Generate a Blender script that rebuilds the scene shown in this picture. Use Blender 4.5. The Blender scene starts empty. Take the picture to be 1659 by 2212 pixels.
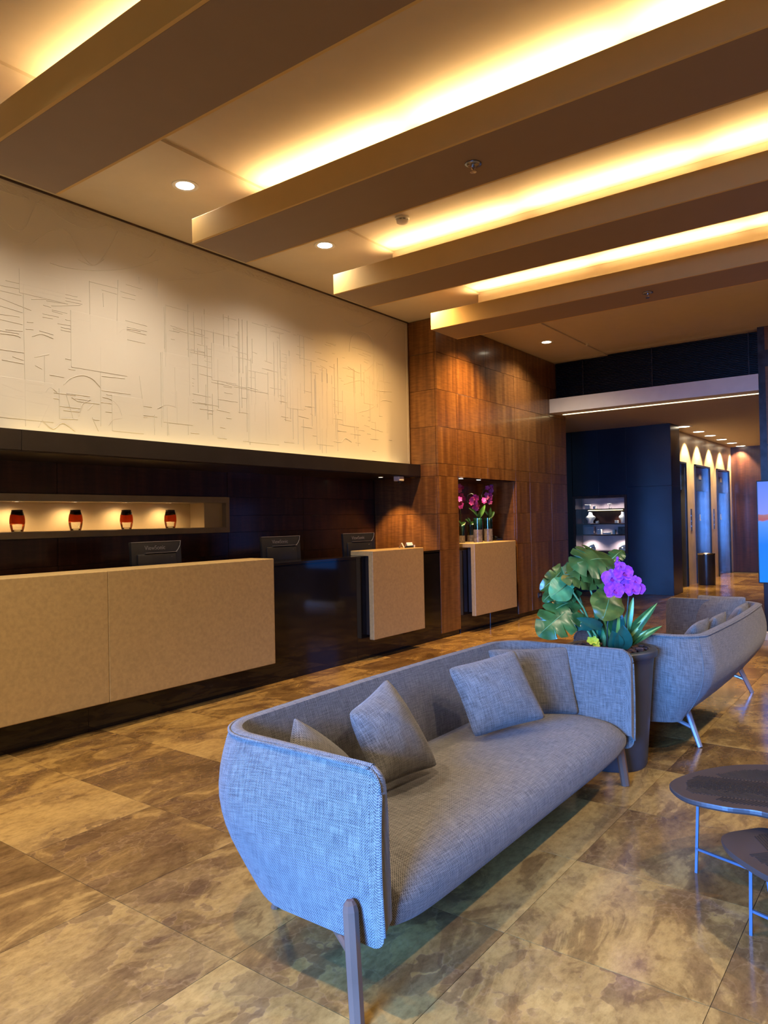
import bpy, bmesh, math, random
from mathutils import Vector, Matrix, noise as mnoise
random.seed(7)
S = bpy.context.scene
COL = S.collection
PI = math.pi
# ------------------------------------------------------------------ camera
CAM_H = 1.5
FPX, CX, CY = 1571.69, 829.5, 1106.0
YAW, PITCH, ROLL = 0.642081589, 0.0117263845, -0.0196817282
FW = Vector((math.cos(YAW)*math.cos(PITCH), math.sin(YAW)*math.cos(PITCH), math.sin(PITCH)))
_r = Vector((math.sin(YAW), -math.cos(YAW), 0)); _u = _r.cross(FW)
RT = _r*math.cos(ROLL) + _u*math.sin(ROLL)
UP = -_r*math.sin(ROLL) + _u*math.cos(ROLL)
CP = Vector((0, 0, CAM_H))
cd = bpy.data.cameras.new('camera'); cam = bpy.data.objects.new('camera', cd); COL.objects.link(cam)
cd.sensor_fit = 'VERTICAL'; cd.sensor_height = 36.0; cd.sensor_width = 36.0*1659/2212
cd.lens = FPX*36.0/2212; cd.clip_start = 0.05; cd.clip_end = 200
M = Matrix(((RT.x, UP.x, -FW.x, 0), (RT.y, UP.y, -FW.y, 0), (RT.z, UP.z, -FW.z, CAM_H), (0, 0, 0, 1)))
cam.matrix_world = M
S.camera = cam
# ------------------------------------------------------------------ view / world / daylight
S.view_settings.view_transform = 'Standard'; S.view_settings.look = 'None'
S.view_settings.gamma = 1.0; S.view_settings.use_curve_mapping = False
S.view_settings.exposure = 0.55
S.cycles.use_denoising = True
S.cycles.max_bounces = 7; S.cycles.diffuse_bounces = 5; S.cycles.glossy_bounces = 3
S.cycles.transmission_bounces = 6; S.cycles.transparent_max_bounces = 8
S.cycles.sample_clamp_indirect = 4.0; S.cycles.caustics_reflective = False; S.cycles.caustics_refractive = False
wd = bpy.data.worlds.new('daylight'); S.world = wd; wd.use_nodes = True
wb = wd.node_tree.nodes['Background']; wb.inputs[0].default_value = (0.25, 0.5, 1.0, 1); wb.inputs[1].default_value = 0.15
WARM = (1.0, 0.57, 0.19); WARM2 = (1.0, 0.70, 0.36); DAY = (0.10, 0.325, 1.0)

def area(name, loc, dirv, sx, sy, power, color, parent=None, spread=None):
    ld = bpy.data.lights.new(name, 'AREA'); ld.shape = 'RECTANGLE'; ld.size = sx; ld.size_y = sy
    ld.energy = power; ld.color = color
    if spread is not None: ld.spread = spread
    o = bpy.data.objects.new(name, ld); COL.objects.link(o)
    q = Vector(dirv).to_track_quat('-Z', 'Y')
    o.rotation_euler = q.to_euler(); o.location = loc
    if parent is not None:
        o.parent = parent; o.location = Vector(loc) - OFF.get(parent, Vector())
    return o
def spot(name, loc, dirv, power, color, angle, blend=0.5, size=0.04, parent=None):
    ld = bpy.data.lights.new(name, 'SPOT'); ld.energy = power; ld.color = color
    ld.spot_size = math.radians(angle); ld.spot_blend = blend; ld.shadow_soft_size = size
    o = bpy.data.objects.new(name, ld); COL.objects.link(o)
    o.rotation_euler = Vector(dirv).to_track_quat('-Z', 'Y').to_euler(); o.location = loc
    if parent is not None:
        o.parent = parent; o.location = Vector(loc) - OFF.get(parent, Vector())
    return o
OFF = {}
# daylight entering through the tall glazing behind the camera (opening built in wall_rear below)
def aim_area(name, loc, target, w, h, power, color):
    o = area(name, loc, Vector(target)-Vector(loc), w, h, power, color); return o
day = area('daylight_glazing', (-3.9, 0.5, 1.5), (1, 0, 0), 2.6, 2.4, 370, DAY, None, math.radians(60))
_z = -Vector((1, 0, -0.34)).normalized(); _x = Vector((0, 1, 0)); _y = _z.cross(_x)      # sky light falls slightly downwards
day.rotation_euler = Matrix((_x, _y, _z)).transposed().to_euler()
# added warm fill spots out of view, brightening floor and seating (fittings further down)
FILL_SPOTS = [(1.05, 3.3), (1.05, 1.7), (-.7, 3.4), (2.7, -.7), (4.3, -.7), (5.9, -.7), (7.6, -.7), (9.4, -.6)]
FILL_POWER = 225

# ------------------------------------------------------------------ pixel helpers (photo 1659 x 2212)
def ray(x, y): return FW + RT*((x-CX)/FPX) - UP*((y-CY)/FPX)
def at(x, y, depth): return CP + ray(x, y)*depth
def onY(x, y, Y): d = ray(x, y); return CP + d*(Y/d.y)
def onX(x, y, X): d = ray(x, y); return CP + d*(X/d.x)
def onZ(x, y, Z): d = ray(x, y); return CP + d*((Z-CAM_H)/d.z)
def onP(x, y, p0, n):
    d = ray(x, y); n = Vector(n); return CP + d*(n.dot(Vector(p0)-CP)/n.dot(d))

# ------------------------------------------------------------------ mesh helpers
class MB:
    def __init__(s): s.v = []; s.f = []; s.uv = None
    def add(s, vs, fs):
        n = len(s.v); s.v += [tuple(v) for v in vs]; s.f += [tuple(i+n for i in f) for f in fs]; return s
    def box(s, a, b):
        x0, y0, z0 = a; x1, y1, z1 = b
        return s.add([(x0,y0,z0),(x1,y0,z0),(x1,y1,z0),(x0,y1,z0),(x0,y0,z1),(x1,y0,z1),(x1,y1,z1),(x0,y1,z1)],
                     [(0,3,2,1),(4,5,6,7),(0,1,5,4),(1,2,6,5),(2,3,7,6),(3,0,4,7)])
    def bbox(s, a, b, r):   # bevelled box
        bm = bmesh.new()
        c = [(a[i]+b[i])/2 for i in range(3)]; d = [b[i]-a[i] for i in range(3)]
        bmesh.ops.create_cube(bm, size=1, matrix=Matrix.Translation(c) @ Matrix.Diagonal((d[0], d[1], d[2], 1)))
        bmesh.ops.bevel(bm, geom=list(bm.edges), offset=r, segments=2, affect='EDGES', profile=0.5)
        return s.frombm(bm)
    def frombm(s, bm):
        bm.verts.index_update()
        s.add([v.co[:] for v in bm.verts], [[v.index for v in f.verts] for f in bm.faces]); bm.free(); return s
    def tube(s, pts, rad, n=10, caps=True, flat=None):
        pts = [Vector(p) for p in pts]
        rads = rad if isinstance(rad, (list, tuple)) else [rad]*len(pts)
        T = []
        for i in range(len(pts)):
            t = (pts[min(i+1, len(pts)-1)] - pts[max(i-1, 0)]); T.append(t.normalized())
        ref = Vector((0, 0, 1)) if abs(T[0].z) < 0.9 else Vector((1, 0, 0))
        nrm = (ref - T[0]*ref.dot(T[0])).normalized()
        vs = []
        for i, p in enumerate(pts):
            nrm = (nrm - T[i]*nrm.dot(T[i])).normalized(); b = T[i].cross(nrm)
            for k in range(n):
                a = 2*PI*k/n + (PI/n if flat else 0)
                vs.append(p + (nrm*math.cos(a) + b*math.sin(a))*rads[i])
        fs = []
        for i in range(len(pts)-1):
            for k in range(n):
                fs.append((i*n+k, i*n+(k+1) % n, (i+1)*n+(k+1) % n, (i+1)*n+k))
        if caps:
            fs.append(tuple(range(n-1, -1, -1))); fs.append(tuple(range((len(pts)-1)*n, len(pts)*n)))
        return s.add(vs, fs)
    def lathe(s, prof, c, n=32, caps=True):
        vs = []; m = len(prof)
        for (r, z) in prof:
            for k in range(n):
                a = 2*PI*k/n; vs.append((c[0]+r*math.cos(a), c[1]+r*math.sin(a), c[2]+z))
        fs = []
        for i in range(m-1):
            for k in range(n): fs.append((i*n+k, i*n+(k+1) % n, (i+1)*n+(k+1) % n, (i+1)*n+k))
        if caps:
            fs.append(tuple(range(n-1, -1, -1))); fs.append(tuple(range((m-1)*n, m*n)))
        return s.add(vs, fs)
    def grid(s, P):   # P[i][j] -> vec
        n, m = len(P), len(P[0]); vs = [p for row in P for p in row]
        return s.add(vs, [(i*m+j, i*m+j+1, (i+1)*m+j+1, (i+1)*m+j) for i in range(n-1) for j in range(m-1)])

def mesh(name, mb, mat, smooth=False, off=None):
    me = bpy.data.meshes.new(name)
    o = off or Vector()
    me.from_pydata([(v[0]-o[0], v[1]-o[1], v[2]-o[2]) for v in mb.v], [], mb.f)
    if mb.uv is not None:
        uvl = me.uv_layers.new(name='UVMap')
        for li, l in enumerate(me.loops): uvl.data[li].uv = mb.uv[l.vertex_index]
    bm = bmesh.new(); bm.from_mesh(me); bmesh.ops.recalc_face_normals(bm, faces=bm.faces); bm.to_mesh(me); bm.free()
    if smooth:
        for p in me.polygons: p.use_smooth = True
        if smooth == 'auto':
            try: me.set_sharp_from_angle(angle=math.radians(40))
            except Exception: pass
    if mat is not None: me.materials.append(mat)
    me.update()
    return me
def part(name, mb, mat, parent=None, smooth=False):
    off = OFF.get(parent, Vector())
    o = bpy.data.objects.new(name, mesh(name, mb, mat, smooth, off)); COL.objects.link(o)
    if parent is not None:
        o.parent = parent; OFF[o] = off
    return o
def tag(o, label, cat, group=None):
    o['label'] = label; o['category'] = cat
    if group: o['group'] = group
    return o
def thing(name, label, cat, loc, group=None):
    o = bpy.data.objects.new(name, None); COL.objects.link(o); o.location = loc; o.empty_display_size = .1
    OFF[o] = Vector(loc); return tag(o, label, cat, group)
def single(name, mb, mat, label, cat, loc, smooth=False, group=None):
    o = bpy.data.objects.new(name, mesh(name, mb, mat, smooth, Vector(loc))); COL.objects.link(o)
    o.location = loc; OFF[o] = Vector(loc); return tag(o, label, cat, group)
def struct(name, mb, mat, loc=(0, 0, 0), label=None):
    o = bpy.data.objects.new(name, mesh(name, mb, mat, False, Vector(loc))); COL.objects.link(o); o.location = loc
    OFF[o] = Vector(loc); o['kind'] = 'structure'
    if label: o['label'] = label
    return o

# ------------------------------------------------------------------ materials
def nt(name):
    m = bpy.data.materials.new(name); m.use_nodes = True; t = m.node_tree
    return m, t, t.nodes['Principled BSDF']
def N(t, typ, **kw):
    n = t.nodes.new(typ)
    for k, v in kw.items():
        if k.startswith('i_'):
            n.inputs[int(k[2:]) if k[2:].isdigit() else k[2:]].default_value = v
        else: setattr(n, k, v)
    return n
def L(t, a, b): t.links.new(a, b)
def c4(c): return (c[0], c[1], c[2], 1)
def ramp(t, stops):
    r = t.nodes.new('ShaderNodeValToRGB'); e = r.color_ramp.elements
    while len(e) < len(stops): e.new(0.5)
    for i, (p, c) in enumerate(stops): e[i].position = p; e[i].color = c4(c)
    return r
def plain(name, col, rough=0.5, metal=0.0, var=0.12, scale=8.0, coat=0.0, bump=0.0, spec=0.5):
    m, t, b = nt(name)
    tc = N(t, 'ShaderNodeNewGeometry'); nz = N(t, 'ShaderNodeTexNoise'); nz.inputs['Scale'].default_value = scale
    nz.inputs['Detail'].default_value = 4
    L(t, tc.outputs['Position'], nz.inputs['Vector'])
    r = ramp(t, [(0.3, [c*(1-var) for c in col]), (0.7, [min(1, c*(1+var)) for c in col])])
    L(t, nz.outputs['Fac'], r.inputs[0]); L(t, r.outputs[0], b.inputs['Base Color'])
    b.inputs['Roughness'].default_value = rough; b.inputs['Metallic'].default_value = metal
    b.inputs['Specular IOR Level'].default_value = spec
    if coat: b.inputs['Coat Weight'].default_value = coat; b.inputs['Coat Roughness'].default_value = 0.1
    if bump:
        bp = N(t, 'ShaderNodeBump'); bp.inputs['Strength'].default_value = bump; bp.inputs['Distance'].default_value = 0.01
        L(t, nz.outputs['Fac'], bp.inputs['Height']); L(t, bp.outputs[0], b.inputs['Normal'])
    return m
def emis(name, col, strength):
    m, t, b = nt(name)
    nz = N(t, 'ShaderNodeTexNoise'); nz.inputs['Scale'].default_value = 3
    r = ramp(t, [(0.2, [c*.96 for c in col]), (0.8, col)]); L(t, nz.outputs['Fac'], r.inputs[0])
    L(t, r.outputs[0], b.inputs['Emission Color']); b.inputs['Emission Strength'].default_value = strength
    b.inputs['Base Color'].default_value = (0.8, 0.8, 0.8, 1); return m
def glass(name, tint=(1, 1, 1), gloss=0.12):
    m, t, b = nt(name); out = t.nodes['Material Output']
    tr = N(t, 'ShaderNodeBsdfTransparent'); tr.inputs[0].default_value = c4(tint)
    gl = N(t, 'ShaderNodeBsdfGlossy'); gl.inputs['Roughness'].default_value = 0.03
    fr = N(t, 'ShaderNodeFresnel'); fr.inputs[0].default_value = 1.45
    ad = N(t, 'ShaderNodeMath', operation='ADD'); ad.inputs[1].default_value = gloss*0.3
    nz = N(t, 'ShaderNodeTexNoise'); nz.inputs['Scale'].default_value = 2
    mu = N(t, 'ShaderNodeMath', operation='MULTIPLY'); mu.inputs[1].default_value = 0.02
    L(t, nz.outputs['Fac'], mu.inputs[0]); a2 = N(t, 'ShaderNodeMath', operation='ADD')
    L(t, fr.outputs[0], ad.inputs[0]); L(t, ad.outputs[0], a2.inputs[0]); L(t, mu.outputs[0], a2.inputs[1])
    mx = N(t, 'ShaderNodeMixShader'); L(t, a2.outputs[0], mx.inputs[0]); L(t, tr.outputs[0], mx.inputs[1]); L(t, gl.outputs[0], mx.inputs[2])
    L(t, mx.outputs[0], out.inputs[0]); return m

TX, TY, TX0, TY0 = 0.678, 0.697, 1.688, 0.566
def marble():
    m, t, b = nt('brown_marble')
    g = N(t, 'ShaderNodeNewGeometry')
    sub = N(t, 'ShaderNodeVectorMath', operation='SUBTRACT'); sub.inputs[1].default_value = (TX0, TY0, -5)
    L(t, g.outputs['Position'], sub.inputs[0])
    dv = N(t, 'ShaderNodeVectorMath', operation='DIVIDE'); dv.inputs[1].default_value = (TX, TY, 100)
    L(t, sub.outputs[0], dv.inputs[0])
    fl = N(t, 'ShaderNodeVectorMath', operation='FLOOR'); L(t, dv.outputs[0], fl.inputs[0])
    wn = N(t, 'ShaderNodeTexWhiteNoise', noise_dimensions='3D'); L(t, fl.outputs[0], wn.inputs['Vector'])
    sc = N(t, 'ShaderNodeVectorMath', operation='SCALE'); sc.inputs['Scale'].default_value = 37.0
    L(t, wn.outputs['Color'], sc.inputs[0])
    ad = N(t, 'ShaderNodeVectorMath', operation='ADD'); L(t, g.outputs['Position'], ad.inputs[0]); L(t, sc.outputs[0], ad.inputs[1])
    st = N(t, 'ShaderNodeVectorMath', operation='MULTIPLY'); st.inputs[1].default_value = (0.85, 1.5, 1); L(t, ad.outputs[0], st.inputs[0])
    n1 = N(t, 'ShaderNodeTexNoise'); n1.inputs['Scale'].default_value = 2.1; n1.inputs['Detail'].default_value = 9
    n1.inputs['Roughness'].default_value = 0.62; n1.inputs['Distortion'].default_value = 1.3; L(t, st.outputs[0], n1.inputs['Vector'])
    # per-tile tone shift
    sh = N(t, 'ShaderNodeMath', operation='MULTIPLY_ADD'); sh.inputs[1].default_value = 0.26; L(t, wn.outputs['Value'], sh.inputs[0])
    L(t, n1.outputs['Fac'], sh.inputs[2])
    r1 = ramp(t, [(0.38, (0.088, 0.046, 0.015)), (0.50, (0.15, 0.082, 0.026)), (0.60, (0.21, 0.12, 0.036)), (0.64, (0.31, 0.185, 0.054)), (0.82, (0.40, 0.25, 0.076))])
    L(t, sh.outputs[0], r1.inputs[0])
    # pebbles
    wv = N(t, 'ShaderNodeTexNoise'); wv.inputs['Scale'].default_value = 9; wv.inputs['Detail'].default_value = 3; L(t, ad.outputs[0], wv.inputs['Vector'])
    wa = N(t, 'ShaderNodeMixRGB'); wa.inputs[0].default_value = 0.22; L(t, st.outputs[0], wa.inputs[1]); L(t, wv.outputs['Color'], wa.inputs[2])
    vo = N(t, 'ShaderNodeTexVoronoi', feature='DISTANCE_TO_EDGE'); vo.inputs['Scale'].default_value = 10; L(t, wa.outputs[0], vo.inputs['Vector'])
    rv = ramp(t, [(0.0, (1, 1, 1)), (0.06, (0, 0, 0))]); L(t, vo.outputs['Distance'], rv.inputs[0])
    vc = N(t, 'ShaderNodeTexVoronoi', feature='F1'); vc.inputs['Scale'].default_value = 10; L(t, wa.outputs[0], vc.inputs['Vector'])
    hs = N(t, 'ShaderNodeSeparateColor'); L(t, vc.outputs['Color'], hs.inputs[0])
    n2 = N(t, 'ShaderNodeTexNoise'); n2.inputs['Scale'].default_value = 1.6; n2.inputs['Detail'].default_value = 3; L(t, ad.outputs[0], n2.inputs['Vector'])
    mk = ramp(t, [(0.44, (0, 0, 0)), (0.56, (1, 1, 1))]); L(t, n2.outputs['Fac'], mk.inputs[0])
    pm = N(t, 'ShaderNodeMath', operation='MULTIPLY'); L(t, mk.outputs[0], pm.inputs[0]); L(t, hs.outputs[0], pm.inputs[1])
    pm2 = N(t, 'ShaderNodeMath', operation='MULTIPLY'); L(t, pm.outputs[0], pm2.inputs[0]); pm2.inputs[1].default_value = 0.65
    pc = N(t, 'ShaderNodeMixRGB'); L(t, pm2.outputs[0], pc.inputs[0]); L(t, r1.outputs[0], pc.inputs[1]); pc.inputs[2].default_value = (0.095, 0.05, 0.026, 1)
    vm = N(t, 'ShaderNodeMath', operation='MULTIPLY'); L(t, rv.outputs[0], vm.inputs[0]); L(t, mk.outputs[0], vm.inputs[1])
    vm2 = N(t, 'ShaderNodeMath', operation='MULTIPLY'); L(t, vm.outputs[0], vm2.inputs[0]); vm2.inputs[1].default_value = 0.30
    vx = N(t, 'ShaderNodeMixRGB'); L(t, vm2.outputs[0], vx.inputs[0]); L(t, pc.outputs[0], vx.inputs[1]); vx.inputs[2].default_value = (0.33, 0.20, 0.085, 1)
    # fine grain
    n3 = N(t, 'ShaderNodeTexNoise'); n3.inputs['Scale'].default_value = 26; n3.inputs['Detail'].default_value = 6; n3.inputs['Roughness'].default_value = 0.7; L(t, st.outputs[0], n3.inputs['Vector'])
    r3 = ramp(t, [(0.3, (0.66, 0.62, 0.58)), (0.6, (1.12, 1.10, 1.08))]); L(t, n3.outputs['Fac'], r3.inputs[0])
    mg = N(t, 'ShaderNodeMixRGB', blend_type='MULTIPLY'); mg.inputs[0].default_value = 0.85; L(t, vx.outputs[0], mg.inputs[1]); L(t, r3.outputs[0], mg.inputs[2])
    L(t, mg.outputs[0], b.inputs['Base Color'])
    b.inputs['Roughness'].default_value = 0.15; b.inputs['Specular IOR Level'].default_value = 0.35
    return m

def wood(name, c_dark, c_mid, c_light, rough=0.32, coat=0.35):
    m, t, b = nt(name)
    g = N(t, 'ShaderNodeNewGeometry'); oi = N(t, 'ShaderNodeObjectInfo')
    of = N(t, 'ShaderNodeVectorMath', operation='SCALE'); of.inputs['Scale'].default_value = 11.0
    cb = N(t, 'ShaderNodeCombineXYZ'); L(t, oi.outputs['Random'], cb.inputs[0]); L(t, oi.outputs['Random'], cb.inputs[2]); L(t, cb.outputs[0], of.inputs[0])
    ad = N(t, 'ShaderNodeVectorMath', operation='ADD'); L(t, g.outputs['Position'], ad.inputs[0]); L(t, of.outputs[0], ad.inputs[1])
    s1 = N(t, 'ShaderNodeVectorMath', operation='MULTIPLY'); s1.inputs[1].default_value = (9, 9, 0.55); L(t, ad.outputs[0], s1.inputs[0])
    n1 = N(t, 'ShaderNodeTexNoise'); n1.inputs['Scale'].default_value = 1.3; n1.inputs['Detail'].default_value = 7; n1.inputs['Distortion'].default_value = 0.4; L(t, s1.outputs[0], n1.inputs['Vector'])
    r = ramp(t, [(0.28, c_dark), (0.5, c_mid), (0.74, c_light)]); L(t, n1.outputs['Fac'], r.inputs[0])
    s2 = N(t, 'ShaderNodeVectorMath', operation='MULTIPLY'); s2.inputs[1].default_value = (5, 5, 34); L(t, ad.outputs[0], s2.inputs[0])
    n2 = N(t, 'ShaderNodeTexNoise'); n2.inputs['Scale'].default_value = 1.5; n2.inputs['Detail'].default_value = 3; L(t, s2.outputs[0], n2.inputs['Vector'])
    r2 = ramp(t, [(0.35, (0.72, 0.68, 0.64)), (0.6, (1.08, 1.08, 1.08))]); L(t, n2.outputs['Fac'], r2.inputs[0])
    mx = N(t, 'ShaderNodeMixRGB', blend_type='MULTIPLY'); mx.inputs[0].default_value = 0.8; L(t, r.outputs[0], mx.inputs[1]); L(t, r2.outputs[0], mx.inputs[2])
    L(t, mx.outputs[0], b.inputs['Base Color']); b.inputs['Roughness'].default_value = rough
    b.inputs['Coat Weight'].default_value = coat; b.inputs['Coat Roughness'].default_value = 0.12
    return m

def fabric(name):
    m, t, b = nt(name)
    uv = N(t, 'ShaderNodeUVMap'); sp = N(t, 'ShaderNodeSeparateXYZ'); L(t, uv.outputs[0], sp.inputs[0])
    def mth(op, a, bb=None, cc=None):
        n = N(t, 'ShaderNodeMath', operation=op)
        for i, x in enumerate((a, bb, cc)):
            if x is None: continue
            if isinstance(x, (int, float)): n.inputs[i].default_value = x
            else: L(t, x, n.inputs[i])
        return n.outputs[0]
    u = mth('MULTIPLY', sp.outputs[0], 1/0.0070); v = mth('MULTIPLY', sp.outputs[1], 1/0.0044)
    row = mth('FLOOR', v); fv = mth('FRACT', v); par = mth('MODULO', row, 2.0)
    zz = mth('MULTIPLY', mth('SUBTRACT', mth('MULTIPLY', par, 2.0), 1.0), mth('SUBTRACT', fv, 0.5))   # slant flips each row
    pu = mth('FRACT', mth('ADD', u, mth('MULTIPLY', zz, 0.9)))
    tri = mth('ABSOLUTE', mth('SUBTRACT', pu, 0.5))      # 0..0.5
    nz = N(t, 'ShaderNodeTexNoise'); nz.inputs['Scale'].default_value = 1.0; nz.inputs['Detail'].default_value = 3
    sv = N(t, 'ShaderNodeVectorMath', operation='MULTIPLY'); sv.inputs[1].default_value = (160, 14, 1); L(t, uv.outputs[0], sv.inputs[0]); L(t, sv.outputs[0], nz.inputs['Vector'])
    nz2 = N(t, 'ShaderNodeTexNoise'); nz2.inputs['Scale'].default_value = 1.0; nz2.inputs['Detail'].default_value = 3
    sv2 = N(t, 'ShaderNodeVectorMath', operation='MULTIPLY'); sv2.inputs[1].default_value = (14, 210, 1); L(t, uv.outputs[0], sv2.inputs[0]); L(t, sv2.outputs[0], nz2.inputs['Vector'])
    th = mth('ADD', tri, mth('MULTIPLY', mth('SUBTRACT', mth('ADD', nz.outputs['Fac'], nz2.outputs['Fac']), 1.0), 0.44))
    r = ramp(t, [(0.13, (0.018, 0.017, 0.017)), (0.33, (0.24, 0.218, 0.195))]); L(t, th, r.inputs[0])
    L(t, r.outputs[0], b.inputs['Base Color']); b.inputs['Roughness'].default_value = 0.92; b.inputs['Specular IOR Level'].default_value = 0.15
    b.inputs['Sheen Weight'].default_value = 0.15
    bp = N(t, 'ShaderNodeBump'); bp.inputs['Strength'].default_value = 0.35; bp.inputs['Distance'].default_value = 0.003
    L(t, th, bp.inputs['Height']); L(t, bp.outputs[0], b.inputs['Normal'])
    return m

MT = {}
MT['marble'] = marble()
MT['grout'] = plain('dark_grout', (0.05, 0.035, 0.025), 0.8)
MT['paint'] = plain('cream_ceiling_paint', (0.60, 0.52, 0.42), 0.75, var=0.02)
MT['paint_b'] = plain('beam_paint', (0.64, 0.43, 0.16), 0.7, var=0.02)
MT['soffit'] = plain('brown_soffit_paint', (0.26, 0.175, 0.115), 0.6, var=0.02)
MT['white'] = plain('white_plaster', (0.72, 0.68, 0.62), 0.7, var=0.03)
MT['relief'] = plain('relief_plaster', (0.57, 0.54, 0.50), 0.8, var=0.04, scale=1.2)
MT['wood'] = wood('figured_wood', (0.10, 0.039, 0.012), (0.17, 0.072, 0.021), (0.265, 0.125, 0.038))
MT['darkwood'] = wood('dark_wood', (0.018, 0.006, 0.004), (0.040, 0.013, 0.008), (0.07, 0.024, 0.014), rough=0.35)  # same grain pattern in much darker tones
MT['black'] = plain('black_polished_stone', (0.010, 0.008, 0.008), 0.06, var=0.3, scale=2.5, spec=0.5)
MT['blackshelf'] = plain('black_brown_laminate', (0.020, 0.015, 0.013), 0.3, var=0.15)
MT['louvre'] = plain('black_louvre_metal', (0.006, 0.006, 0.010), 0.4)
MT['stone'] = plain('cream_limestone', (0.46, 0.315, 0.135), 0.35, var=0.10, scale=40)
MT['nichestone'] = plain('grey_niche_stone', (0.36, 0.32, 0.27), 0.5, var=0.08)
MT['nicheback'] = plain('cream_niche_lining', (0.62, 0.52, 0.36), 0.6, var=0.03)
MT['fabric'] = fabric('woven_fabric')
MT['legwood'] = plain('brown_lacquered_metal', (0.13, 0.070, 0.045), 0.33, metal=0.0, var=0.1)
MT['legsteel'] = plain('brushed_steel', (0.50, 0.47, 0.50), 0.35, metal=0.8)
MT['pot'] = plain('grey_resin_pot', (0.035, 0.038, 0.045), 0.42)
MT['soil'] = plain('bark_mulch', (0.055, 0.025, 0.018), 0.9, var=0.6, scale=60)
MT['leaf'] = plain('monstera_green', (0.035, 0.10, 0.022), 0.28, var=0.45, scale=14)
MT['leaf2'] = plain('bright_leaf_green', (0.10, 0.30, 0.10), 0.32, var=0.3, scale=14)
MT['leaf3'] = plain('olive_leaf', (0.10, 0.12, 0.018), 0.3, var=0.45, scale=14)
MT['leafdk'] = plain('orchid_leaf_green', (0.014, 0.075, 0.045), 0.25, var=0.3, scale=14)
MT['stem'] = plain('stem_green', (0.16, 0.28, 0.09), 0.45)
MT['stemdk'] = plain('dark_stem', (0.03, 0.045, 0.03), 0.5)
MT['orchid'] = plain('violet_petal', (0.36, 0.035, 0.50), 0.5, var=0.4, scale=60)
MT['orchid2'] = plain('magenta_petal', (0.26, 0.012, 0.17), 0.5, var=0.5, scale=60)
MT['orchidlip'] = plain('dark_violet_lip', (0.22, 0.01, 0.20), 0.5)
MT['yellow'] = plain('yellow_petal', (0.55, 0.50, 0.02), 0.5)
MT['table'] = plain('dark_bronze_top', (0.042, 0.030, 0.026), 0.38, var=0.1)
MT['tableleg'] = plain('blue_lit_steel_leg', (0.045, 0.07, 0.105), 0.5, metal=0.0)  # dark grey steel, its blue daylight reflection put into the base colour
MT['tabledk'] = plain('dark_engraving', (0.012, 0.009, 0.008), 0.5)
MT['plastic'] = plain('black_plastic', (0.012, 0.012, 0.016), 0.35)
MT['plasticlite'] = plain('grey_plastic', (0.13, 0.12, 0.135), 0.35)
MT['whiteplastic'] = plain('white_plastic', (0.75, 0.73, 0.70), 0.4)
MT['steel'] = plain('dark_steel', (0.30, 0.30, 0.33), 0.25, metal=0.9)
MT['chrome'] = plain('chrome', (0.7, 0.7, 0.72), 0.15, metal=1.0, var=0.03)
MT['navy'] = plain('navy_black_panel', (0.012, 0.018, 0.034), 0.28, var=0.2, scale=2)
MT['beigemarble'] = plain('beige_marble', (0.52, 0.40, 0.26), 0.3, var=0.15, scale=5)
MT['liftdoor'] = plain('dark_lift_door', (0.020, 0.030, 0.055), 0.2, metal=0.3)
MT['lifttop'] = plain('blue_steel_transom', (0.05, 0.09, 0.17), 0.25, metal=0.6)
MT['lamp'] = emis('lamp_lens', (1.0, 0.97, 0.92), 9.0)
MT['lampw'] = emis('lamp_lens_warm', (1.0, 0.86, 0.62), 7.0)
MT['led'] = emis('led_strip', (1.0, 0.78, 0.40), 3.5)
MT['clear'] = glass('clear_glass', (0.96, 0.97, 0.95))
MT['glassgreen'] = glass('green_glass', (0.45, 0.75, 0.68), 0.3)
MT['vorange'] = plain('orange_glass', (0.95, 0.11, 0.014), 0.08, var=0.15, scale=30)
def trans(m, col, f):
    t = m.node_tree; b = t.nodes['Principled BSDF']; out = t.nodes['Material Output']
    tr = N(t, 'ShaderNodeBsdfTranslucent'); tr.inputs[0].default_value = c4(col); mx = N(t, 'ShaderNodeMixShader'); mx.inputs[0].default_value = f
    L(t, b.outputs[0], mx.inputs[1]); L(t, tr.outputs[0], mx.inputs[2]); L(t, mx.outputs[0], out.inputs[0])
trans(MT['vorange'], (1.0, 0.17, 0.02), 0.7)
MT['vblack'] = plain('black_glass', (0.012, 0.006, 0.005), 0.06)
MT['greystone'] = plain('grey_marble_block', (0.13, 0.11, 0.10), 0.35, var=0.5, scale=30)
MT['velvet'] = plain('white_velvet', (0.75, 0.80, 0.74), 0.8)
MT['pinkcase'] = plain('pale_display_back', (0.50, 0.44, 0.46), 0.7)
MT['frame'] = plain('dark_marble_frame', (0.022, 0.024, 0.032), 0.3, var=0.8, scale=9)
MT['gold'] = plain('brass', (0.55, 0.38, 0.12), 0.3, metal=1.0)
MT['paper'] = plain('white_card', (0.78, 0.78, 0.80), 0.6)

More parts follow.
